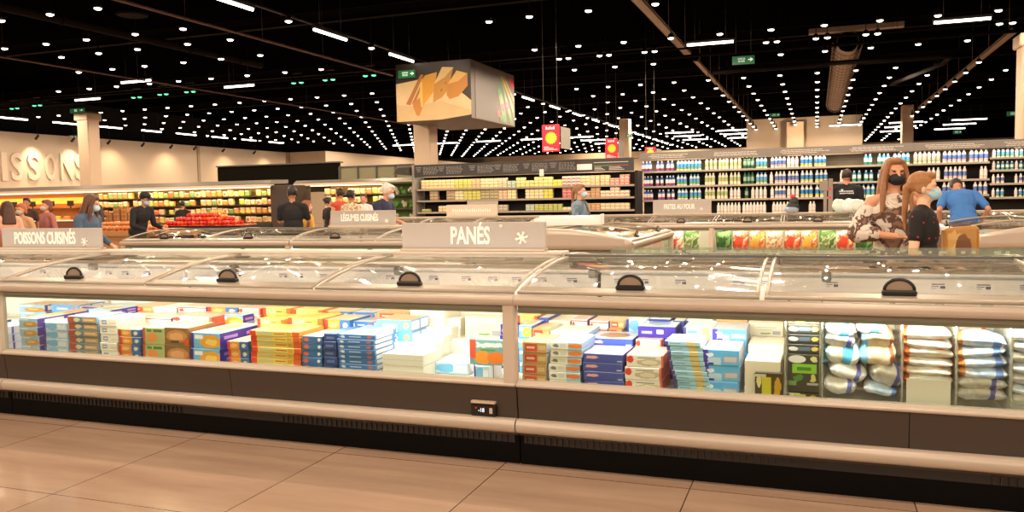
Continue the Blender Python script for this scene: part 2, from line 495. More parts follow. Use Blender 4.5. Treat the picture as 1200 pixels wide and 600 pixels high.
for x in (-20.7, -19.4, -18.2, -16.8, -15.5, -14.2): spots.append((x, 19.1, 'fourth row at the upper left'))
for x in (-24.7, -23.3, -22.1, -20.7, -19.5, -18.2, -16.8, -15.4, -14.1): spots.append((x, 21.9, 'fifth row at the left'))
spots.append((-7.0, 17.8, 'lone lamp above the cheese picture box'))
for i in range(18):
    for j in range(-28, 6):
        if -12 < j * 1.2 < -9.4 and i < 3: continue
        spots.append((j * 1.2, 30.1 + 2.45 * i, 'row %s of the long regular field' % (ORD[i])))
for j in range(-28, -10): spots.append((j * 1.2, 27.6, 'row just before the long regular field'))
spots = [s for s in spots if seen((s[0], s[1], ZL), 30) and not (s[0] < -34.5) and not (s[0] < -31.5 and s[1] > 49)]
spots.sort(key=lambda s: s[0] ** 2 + s[1] ** 2)
near, rest = spots[:280], spots[280:]
proto = thing('ceiling_spotlight', 'x', 'spotlight', (0, 0, 0)); obj('lamp_housing', sp_h, None, proto) ; obj('lamp_lens', sp_l, None, proto)
rows = {}
for s in near: rows.setdefault(s[2], []).append(s)
first = True
for row, ls in rows.items():
    ls.sort(key=lambda s: s[0])
    for i, s in enumerate(ls):
        lab = 'ceiling spotlight, %s from the left, %s' % (ORD[i], row)
        if first: proto.location = (s[0], s[1], ZL); proto['label'] = lab; proto['group'] = 'round ceiling spotlights'; first = False
        else: copy_tree(proto, loc=(s[0], s[1], ZL), label=lab, group='round ceiling spotlights')
s_ = MB()
for x, y, _ in rest:
    s_.lathe([(.02, ZL + .3, 0), (.045, ZL + .11, 0), (.085, ZL, 1), (.06, ZL - .04, 1), (.012, ZL - .055, 1)], x, y, 6)
tag(obj('distant_spotlights', s_, [BLACK, LAMP]), 'field of countless distant ceiling spotlights towards the far wall', 'spotlights', kind='stuff')
# green emergency lamp pairs
gp = None; k = 0
for px, py in ((87, 247), (30, 253), (320, 228), (382, 221), (445, 215), (697, 194), (771, 187), (866, 177)):
    p = at(px / 2, py / 2, Z=5.5)
    if px == 30: p = at(17, 127, Z=5.5)
    k += 1
    lab = 'pair of green-lit ceiling lamps, %s from the left' % ORD[{30: 0, 87: 1, 320: 2, 382: 3, 445: 4, 697: 5, 771: 6, 866: 7}[px]]
    if gp is None:
        gp = thing('green_lamp_pair', lab, 'lamp', p, group='green lamp pairs')
        for e in (-.15, .15):
            h = obj('lamp_housing', sp_h, None, gp, loc=(e, 0, 0)); obj('lamp_lens', spg_l, None, gp, loc=(e, 0, 0))
        obj('mounting_bar', MB().box(-.2, -.02, .3, .2, .02, .33), BLACK, gp)
    else: copy_tree(gp, loc=p, label=lab)
# fluorescent tubes
TUBE = mat('fluorescent_tube_lit', '#ffffff', .5, 0, '#fff3e2', 7, var=0)
def tube_lamp(lab, loc, L, alongy, group):
    key = ('T', round(L, 2))
    if key in MATS:
        return copy_tree(MATS[key], loc=loc, rz=PI / 2 if alongy else 0, label=lab, group=group)
    t = thing('fluorescent_lamp', lab, 'ceiling lamp', loc, PI / 2 if alongy else 0, group)
    obj('lamp_body', MB().box(-L / 2 - .03, -.05, .03, L / 2 + .03, .05, .09).tube([(-L / 3, 0, .09), (-L / 3, 0, 1.2)], .006, n=4).tube([(L / 3, 0, .09), (L / 3, 0, 1.2)], .006, n=4), DGREY, t)
    obj('lit_tube', MB().tube([(-L / 2, 0, 0), (L / 2, 0, 0)], .035, n=8), TUBE, t)
    MATS[key] = t
    return t
tr = MB().box(-11.03, 12, ZL + .1, -10.97, 68, ZL + .14)
tag(obj('lighting_track', tr, BLACK), 'black lighting track carrying alternating tubes and spotlights above the cheese box', 'lighting track')
y = 13.9; i = 0
while y < 66:
    tube_lamp('lit tube on the central lighting track, %s from the camera' % ORD[i], (-11, y, ZL), 1.4, True, 'tubes on the central track')
    copy_tree(proto, loc=(-11, y + 1.95, ZL), label='lit spotlight between tubes of the central track, %s from the camera' % ORD[i], group='spotlights on the central track')
    y += 3.65; i += 1
y = 27.6; i = 0
while y < 62:
    if not (y > 49): tube_lamp('lit tube in the line along the lettered wall, %s from the left' % ORD[i], (-33.9, y, ZL), 1.4, True, 'tubes along the left wall')
    y += 2.75; i += 1
for px0, py0, px1, py1, d_ in ((806.5, 52.5, 858, 49, 'above the milk shelves, left one'), (1096.5, 26.5, 1159, 21.5, 'above the milk shelves, right one'), (263.5, 103, 297, 99, 'crosswise over the left aisle, right one'), (88.5, 117.5, 116.5, 115.5, 'crosswise over the left aisle, left one'), (152, 94, 166, 97, 'short one over the left aisle')):
    a = at(px0, py0, Z=5.5); b = at(px1, py1, Z=5.5)
    tube_lamp('lit tube lamp ' + d_, (a + b) / 2, 1.2, False, None) if False else tube_lamp('lit tube lamp ' + d_, (a + b) / 2, 1.2, False, 'crosswise tube lamps')
i = 0
for Y in (53.5, 57, 61):
    for j in range(-10, 3):
        x = j * 3.3 + (1.6 if int(Y) % 2 else 0)
        if (Y > 55 and x < -16) or abs(x + 11) < 1.3 or (Y < 55 and abs(x + 1.4) < 1.6): continue
        if not seen((x, Y, ZL), 5) or x < -30: continue
        tube_lamp('lit tube, %s from the left in the %s distant tube row' % (ORD[j + 10], ORD[(53.5, 57, 61).index(Y)]), (x, Y + .6, ZL - .02), 1.8, False, 'distant tube lamps')
# track spots aimed at the letter wall
for i, (y) in enumerate((29, 31, 33.2, 35.5, 37.6, 39.5, 42, 45)):
    t = thing('wall_spotlight', 'small black spotlight aimed at the left wall, %s from the left' % ORD[i], 'spotlight', (-34.2, y, 4.85), group='spotlights aimed at the left wall')
    obj('lamp_housing', MB().tube([(.1, 0, 0), (-.1, 0, -.16)], [.05, .07], n=10).tube([(.05, 0, 0), (.05, 0, .5)], .012, n=5), BLACK, t)
# ------------------------------------------------------------------ island freezers
def rrect(y0, z0, y1, z1, r, n=4):
    out = []
    for cx, cy, a0 in ((y1 - r, z1 - r, 0), (y0 + r, z1 - r, PI / 2), (y0 + r, z0 + r, PI), (y1 - r, z0 + r, 1.5 * PI)):
        for k in range(n + 1):
            a = a0 + PI / 2 * k / n; out.append((cx + r * math.cos(a), cy + r * math.sin(a)))
    return out

def archz(y, D, z0=.965, h=.135):
    t = abs(2 * y / D - 1)
    return z0 + h * (1 - t ** 2.2)

TICK = printed('price_ticket_print', '#f6f2ea', [('r', .1, .62, .9, .8, '#8f8a9a'), ('r', .1, .35, .55, .5, '#9a94a8'), ('r', .62, .12, .92, .5, '#6d6880'), ('r', .1, .1, .4, .22, '#b0aab8')])
LED2 = LED

def island(lab, loc, L, lids, D=2.0, rz=0, end_left=False, end_right=True, detail=True, spine='ledge', display=None, walls=True, hs=0., group='island freezers', seam=None, rearglass=False):
    t = thing('island_freezer', lab, 'freezer', loc, rz, group)
    P = lambda n, mb, m, par=None: obj(n, mb, m, par or t)
    e = .004
    P('kick_plate', MB().box(e, .05, 0, L - e, D - .05, .185), KICK)
    g = MB(); n = int(L / .035)
    if detail:
        for k in range(n):
            x = .03 + k * .035
            if k == 0: g.box(.03, .047, .12, L - .03, .0505, .168)
            if (k // 22) % 3 == 2: continue
            g.box(x, .038, .125, x + .013, .048, .165)
        P('grille', g, mat('grille_slats', '#231c18', .5))
    P('bumper', MB().extrude(rrect(-.03, .19, .05, .27, .035), 'x', e, L - e, 0, True), BEIGE)
    P('rear_bumper', MB().extrude(rrect(D - .05, .19, D + .03, .27, .035), 'x', e, L - e, 0, True), BEIGE)
    pn = MB().extrude([(.03, .17), (.03, .26), (.008, .455), (.06, .455), (.06, .17)], 'x', e, (seam or L) - .002)
    if seam: pn.extrude([(.03, .17), (.03, .26), (.008, .455), (.06, .455), (.06, .17)], 'x', seam + .002, L - e)
    P('lower_panel', pn, GREYB)
    P('rear_panel', MB().box(e, D - .06, .17, L - e, D - .02, .9), GREYB)
    P('bottom_rail', MB().extrude(rrect(-.012, .45, .03, .472, .01), 'x', e, L - e, 0, True).extrude([(.0, .468), (.012, .485), (.04, .487), (.04, .468)], 'x', e, L - e), BEIGE)
    P('front_glass', MB().box(.01, .016, .485, L - .07, .022, .88), GLASS)
    P('dark_band', MB().box(.01, .026, .862, L - .07, .05, .915), LINER)
    P('top_rail', MB().extrude(rrect(-.025, .906, .06, .962, .022), 'x', 0.001, L - .001, 0, True), BEIGE)
    P('rear_rail', MB().extrude(rrect(D - .06, .906, D + .025, .962, .022), 'x', 0.001, L - .001, 0, True), BEIGE)
    if end_right: P('post', MB().box(L - .073, -.008, .455, L + .0, .06, .915, c=.008), BEIGE2)
    if end_left: P('post', MB().box(0, -.008, .455, .073, .06, .915, c=.008), BEIGE2)
    # inner tub
    tb = MB().box(.02, .06, .38, L - .02, D - .06, .435)
    tb.box(.02, D - .09, .43, L - .02, D - .061, .93)
    if detail == 2: tb.box(.02, .64, .43, L - .02, D / 2 - .03, .585, c=.004)
    tb.box(.02, D / 2 - .03, .43, L - .02, D / 2 + .03, .80, c=.01)
    tb.box(.02, .06, .43, L - .02, .075, .47)
    if end_left and walls: tb.box(.02, .07, .43, .045, D - .09, .92)
    if end_right and walls: tb.box(L - .045, .07, .43, L - .02, D - .09, .92)
    P('inner_tub', tb, WHITE)
    P('inner_shelf_rail', MB().box(.02, .06, .9, L - .02, .17, .925, c=.006), GREYM)
    pr = P('price_rail', MB().box(.02, D - .13, .80, L - .02, D - .095, .905, c=.005).box(.02, D - .15, .925, L - .02, D - .06, .94), CREAM)
    if detail:
        n = int(L / .22)
        for k in range(n):
            x = .12 + k * .22 + random.uniform(-.05, .05)
            if random.random() < .3: continue
            obj('price_ticket', MB().box(x, D - .136, .835 , x + .1, D - .1305, .885, uv=True), TICK, pr)
    P('led_strip', MB().box(.05, .056, .868, L - .1, .075, .88), LED2)
    # arched sliding lids
    W = L / lids
    FR = mat('grey_lid_frame', '#b3a897', .35, .2, var=.03)
    n = 14
    for k in range(lids):
        x0, x1 = k * W + .012, (k + 1) * W - .012
        for side in (0, 1):
            ys = [(.03 + (D / 2 - .035) * i / n) if side == 0 else (D - .03 - (D / 2 - .035) * i / n) for i in range(n + 1)]
            dz = .012 if side else 0
            th = .006
            gm = MB()
            vs = [(x, y, archz(y, D) + dz + q) for y in ys for x in (x0 + .01, x1 - .01) for q in (0, th)]
            fs = []
            for i in range(n):
                a = i * 4; b = a + 4
                fs += [(a, a + 2, b + 2, b), (a + 1, b + 1, b + 3, a + 3), (a, b, b + 1, a + 1), (a + 2, a + 3, b + 3, b + 2)]
            fs += [(0, 1, 3, 2), (n * 4, n * 4 + 2, n * 4 + 3, n * 4 + 1)]
            gm.add(vs, fs, 0, None, True)
            lid = obj('lid', gm, LIDGLASS, t)
            fm = MB()
            for xx in (x0 + .012, x1 - .012): fm.tube([(xx, y, archz(y, D) + dz + .004) for y in ys], .009, n=6)
            fm.tube([(x0, ys[0], archz(ys[0], D) + dz + .004), (x1, ys[0], archz(ys[0], D) + dz + .004)], .012, n=6)
            fm.tube([(x0, ys[-1], archz(ys[-1], D) + dz + .004), (x1, ys[-1], archz(ys[-1], D) + dz + .004)], .006, n=6)
            y1 = ys[0] + (.07 if side == 0 else -.07)
            fm.add([(x0, ys[0], archz(ys[0], D) + dz + .007), (x1, ys[0], archz(ys[0], D) + dz + .007), (x1, y1, archz(y1, D) + dz + .009), (x0, y1, archz(y1, D) + dz + .009),
                    (x0, ys[0], archz(ys[0], D) + dz + .001), (x1, ys[0], archz(ys[0], D) + dz + .001), (x1, y1, archz(y1, D) + dz + .001), (x0, y1, archz(y1, D) + dz + .001)],
                   [(0, 1, 2, 3), (4, 7, 6, 5), (0, 4, 5, 1), (3, 2, 6, 7)])
            obj('lid_frame', fm, FR, lid)
            # handle: black base, arched grip, pale infill
            cx = (x0 + x1) / 2 + hs; hy = ys[0] + (.06 if side == 0 else -.06); hz = archz(hy, D) + dz + .012
            hm = MB().box(cx - .078, hy - .022, hz - .008, cx + .078, hy + .022, hz + .02, c=.008)
            arc = [(cx + .066 * math.cos(PI * q / 12), hy + .004, hz + .018 + .052 * math.sin(PI * q / 12)) for q in range(13)]
            hm.tube(arc, .0085, n=6)
            h = obj('handle', hm, BLACK, lid)
            obj('handle_infill', MB().extrude([(p[0], p[2]) for p in arc], 'y', hy + .001, hy + .007), mat('smoky_handle_infill', '#9a8774', .3), h)
            if side == 0 and detail:
                bx = x0 + .27
                obj('lid_stopper', MB().box(bx, .52, archz(.5, D) - .06, bx + .05, .58, archz(.5, D) - .005, c=.008), mat('grey_rubber', '#77756c', .6), lid)
    # spine ledge or upright glass
    zs = archz(D / 2, D)
    if spine == 'ledge':
        P('spine_ledge', MB().box(.0, D / 2 - .06, zs + .022, L, D / 2 + .1, zs + .04, c=.006).box(0, D / 2 - .02, zs, L, D / 2 + .02, zs + .025), BEIGE2)
    else:
        P('spine_bar', MB().box(0, D / 2 - .015, zs + .004, L, D / 2 + .015, zs + .02, c=.004), DGREY)
    if display is not None:
        dx = display
        dm = P('temperature_display', MB().box(dx, -.004, .272, dx + .15, .03, .338, c=.006), BLACK)
        obj('label_strip', MB().box(dx + .003, -.008, .345, dx + .148, .02, .358), mat('pale_label_strip', '#cbb49c', .5), dm)
        tx = text_mb('-18', .032, .001, .9, .01); o = obj('temperature_digits', tx, None, dm, loc=(dx + .065, -.0055, .306)); tx.materials.append(mat('lit_digits', '#e8f2ff', .5, 0, '#d0e0f0', .8, var=0))
        obj('red_dot', MB().ell((dx + .033, -.0055, .318), (.004, .002, .004), 8), mat('red_lamp', '#e02010', .5, 0, '#ff2010', 1, var=0), dm)
        obj('display_button', MB().box(dx + .115, -.0075, .29, dx + .133, -.003, .322), mat('pale_label_strip', '#cbb49c', .5), dm)
    return t

YA = 4.27
UW = 3.93
A = []
for i, (x0, lab) in enumerate(((-9.46, 'front island freezer unit at the left edge, beyond the left post'),
                               (-5.53, 'front island freezer unit left of the centre post, holding only boxes'),
                               (-1.60, 'front island freezer unit right of the centre post, holding boxes and bags'))):
    A.append(island(lab, (x0 + .036, YA, 0), UW, 3, 2.0, end_left=False, walls=False, hs=-.035 if i == 1 else -.025, detail=2, spine='ledge' if i < 2 else 'bar', display=(-1.875 + 5.53) if i == 1 else None, seam=(.385 + 1.6) if i == 2 else (1.98 if i == 1 else None)))
# upright price glass standing on the right unit's spine
UG = glass('greenish_upright_glass', '#dfe6da', .2, .10)
o = tag(obj('upright_glass_strip', MB().box(-1.25, YA + .99, 1.124, 2.33, YA + 1.0, 1.168), UG), 'long low greenish glass strip upright on the right front freezer', 'glass')
nt_ = MB()
for k in range(60):
    x = -1.1 + k * .055
    if random.random() < .75: nt_.box(x, YA + 1.001, 1.135, x + random.uniform(.015, .04), YA + 1.003, 1.15)
obj('strip_reflection', nt_, WHITE, o)  # white ticks stand in for the price strip reflected in the glass

YB = 9.65
B = [island('second-row island freezer unit at its left end by the man in the cap', (-9.82, YB, 0), 3.0, 2, 2.0, end_left=True, spine='bar'),
     island('second-row island freezer unit carrying the vegetable sign', (-6.8, YB, 0), 2.62, 2, 2.0, spine='ledge')]
# head units standing crosswise at the ends of the second row: the arched end faces the camera
def head(lab, x_right_front, y0, L, W=2.0):
    # local x runs along world +y, local y runs to world -x
    t = island(lab, (x_right_front, y0, 0), L, 2, W, rz=PI / 2, end_left=True, end_right=True, spine='bar')
    pr = [(.0, .88)] + [(W * i / 20, archz(W * i / 20, W) + .03) for i in range(21)] + [(W, .88)]
    ck = MB(); cyy, czz = W / 2, 1.0; rings = []
    for xx, ins in ((.01, 0), (-.05, 0), (-.085, .012), (-.11, .035), (-.12, .06)):
        rings.append([(xx, y + (cyy - y) * ins / 1.0, z + (1.0 - z) * min(.95, ins * 8)) for y, z in pr])
    n_ = len(pr); vv = [p for r in rings for p in r]
    ck.add(vv, [(q * n_ + k, q * n_ + (k + 1) % n_, (q + 1) * n_ + (k + 1) % n_, (q + 1) * n_ + k) for q in range(4) for k in range(n_)], 0, None, True)
    ck.add(rings[0], [tuple(range(n_))]); ck.add(rings[-1], [tuple(range(n_))])
    obj('arched_end_cheek', ck, BEIGE, t)
    obj('end_glass', MB().box(-.012, .06, .5, -.002, W - .06, .88), UG, t)
    obj('end_panel', MB().box(-.03, .02, .1, .0, W - .02, .5), GREYB, t)
    return t
HB = head('crosswise head freezer with an arched end right of the breaded food sign', -1.98, 9.35, 2.9)
HD = head('crosswise head freezer with an arched end at the right edge', 3.55, 9.9, 3.4)
YC = 14.85
C_ = []
for i, (x0, lab) in enumerate(((-8.7, 'rear island freezer unit carrying the faint far sign'), (-5.15, 'rear island freezer unit holding red bags behind the crosswise head'),
                               (-1.7, 'rear island freezer unit holding red and green bags'), (1.75, 'rear island freezer unit behind the man in blue'), (5.2, 'rear island freezer unit at the right edge'))):
    C_.append(island(lab, (x0, YC, 0), (3.55 if i == 0 else 3.45), 3, 1.9, end_left=(i == 0), spine='ledge'))

# ------------------------------------------------------------------ sign boards on the spines
def snow(mb, x, z, r, y=-.012):
    for k in range(6):
        a = PI / 3 * k + .2
        c, s_ = math.cos(a), math.sin(a)
        mb.tube([(x, y, z), (x + r * c, y, z + r * s_)], r * .16, n=6)
        for q in (-.5, .5):
            mb.tube([(x + r * .6 * c, y, z + r * .6 * s_), (x + r * .6 * c + r * .35 * math.cos(a + q), y, z + r * .6 * s_ + r * .35 * math.sin(a + q))], r * .11, n=5)
def sign(lab, txt, x0, x1, y, z0, z1, size, sx, tx=0, snows=(), m=SIGN):
    t = thing('sign_board', lab, 'sign', ((x0 + x1) / 2, y, z0)); w = (x1 - x0) / 2; h = z1 - z0
    obj('board', MB().box(-w, -.008, 0, w, .02, h, c=.004), m, t)
    obj('foot', MB().box(-w, -.04, -.005, w, .05, .012, c=.003), BEIGE2, t)
    if txt: me = text_mb(txt, size, .002, sx, .028); me.materials.append(SIGNTXT)
    else:                       # too faint in the photo to read: pale upright strokes only
        bm = MB()
        for k in range(18): bm.box(-w * .75 + k * w * .085, -.002, -.035, -w * .75 + k * w * .085 + w * .035, .002, .035 - .008 * (k % 3))
        me = bm.mesh('lettering', SIGNTXT)
    obj('lettering', me, None, t, loc=(tx, -.0105, h * .5))
    if snows:
        s = MB()
        for a, b, r in snows: snow(s, a, b, r)
        obj('snowflake_mark', s, SIGNTXT, t)
    return t
ZS = archz(1, 2.0) + .045
sign('big taupe sign reading PANÉS on the front freezer', 'PANÉS', at(472, 293, Y=5.27).x, at(640, 293, Y=5.27).x, 5.27, ZS, 1.338, .165, .62, -.01, ((.37, .085, .045), (.22, .165, .015)))
sign('taupe sign reading POISSONS CUISINÉS at the left of the front freezer', 'POISSONS CUISINÉS', at(4, 293, Y=5.27).x, at(119.5, 293, Y=5.27).x, 5.27, ZS, 1.32, .14, .56, -.06, ((.39, .06, .035),))
sign('taupe sign reading LÉGUMES CUISINÉS on the second-row freezer', 'LÉGUMES CUISINÉS', -6.78, -5.70, 10.65, ZS, 1.36, .14, .52, -.05, ((.4, .06, .03),))
sign('taupe sign reading FRITES AU FOUR on the rear freezer', 'FRITES AU FOUR', -2.93, -1.84, 15.8, ZS, 1.40, .13, .6, -.05, ((.36, .08, .03),))
t = sign('faint pale sign with a doubled panel on the rear freezer, right of the older man', '', -7.25, -6.12, 15.8, ZS, 1.38, .1, .5, 0, (), mat('pale_sign_board', '#d6c5b0', .5))
obj('board', MB().box(-.12, .05, .05, .56, .07, .3, c=.004), SIGN, t)
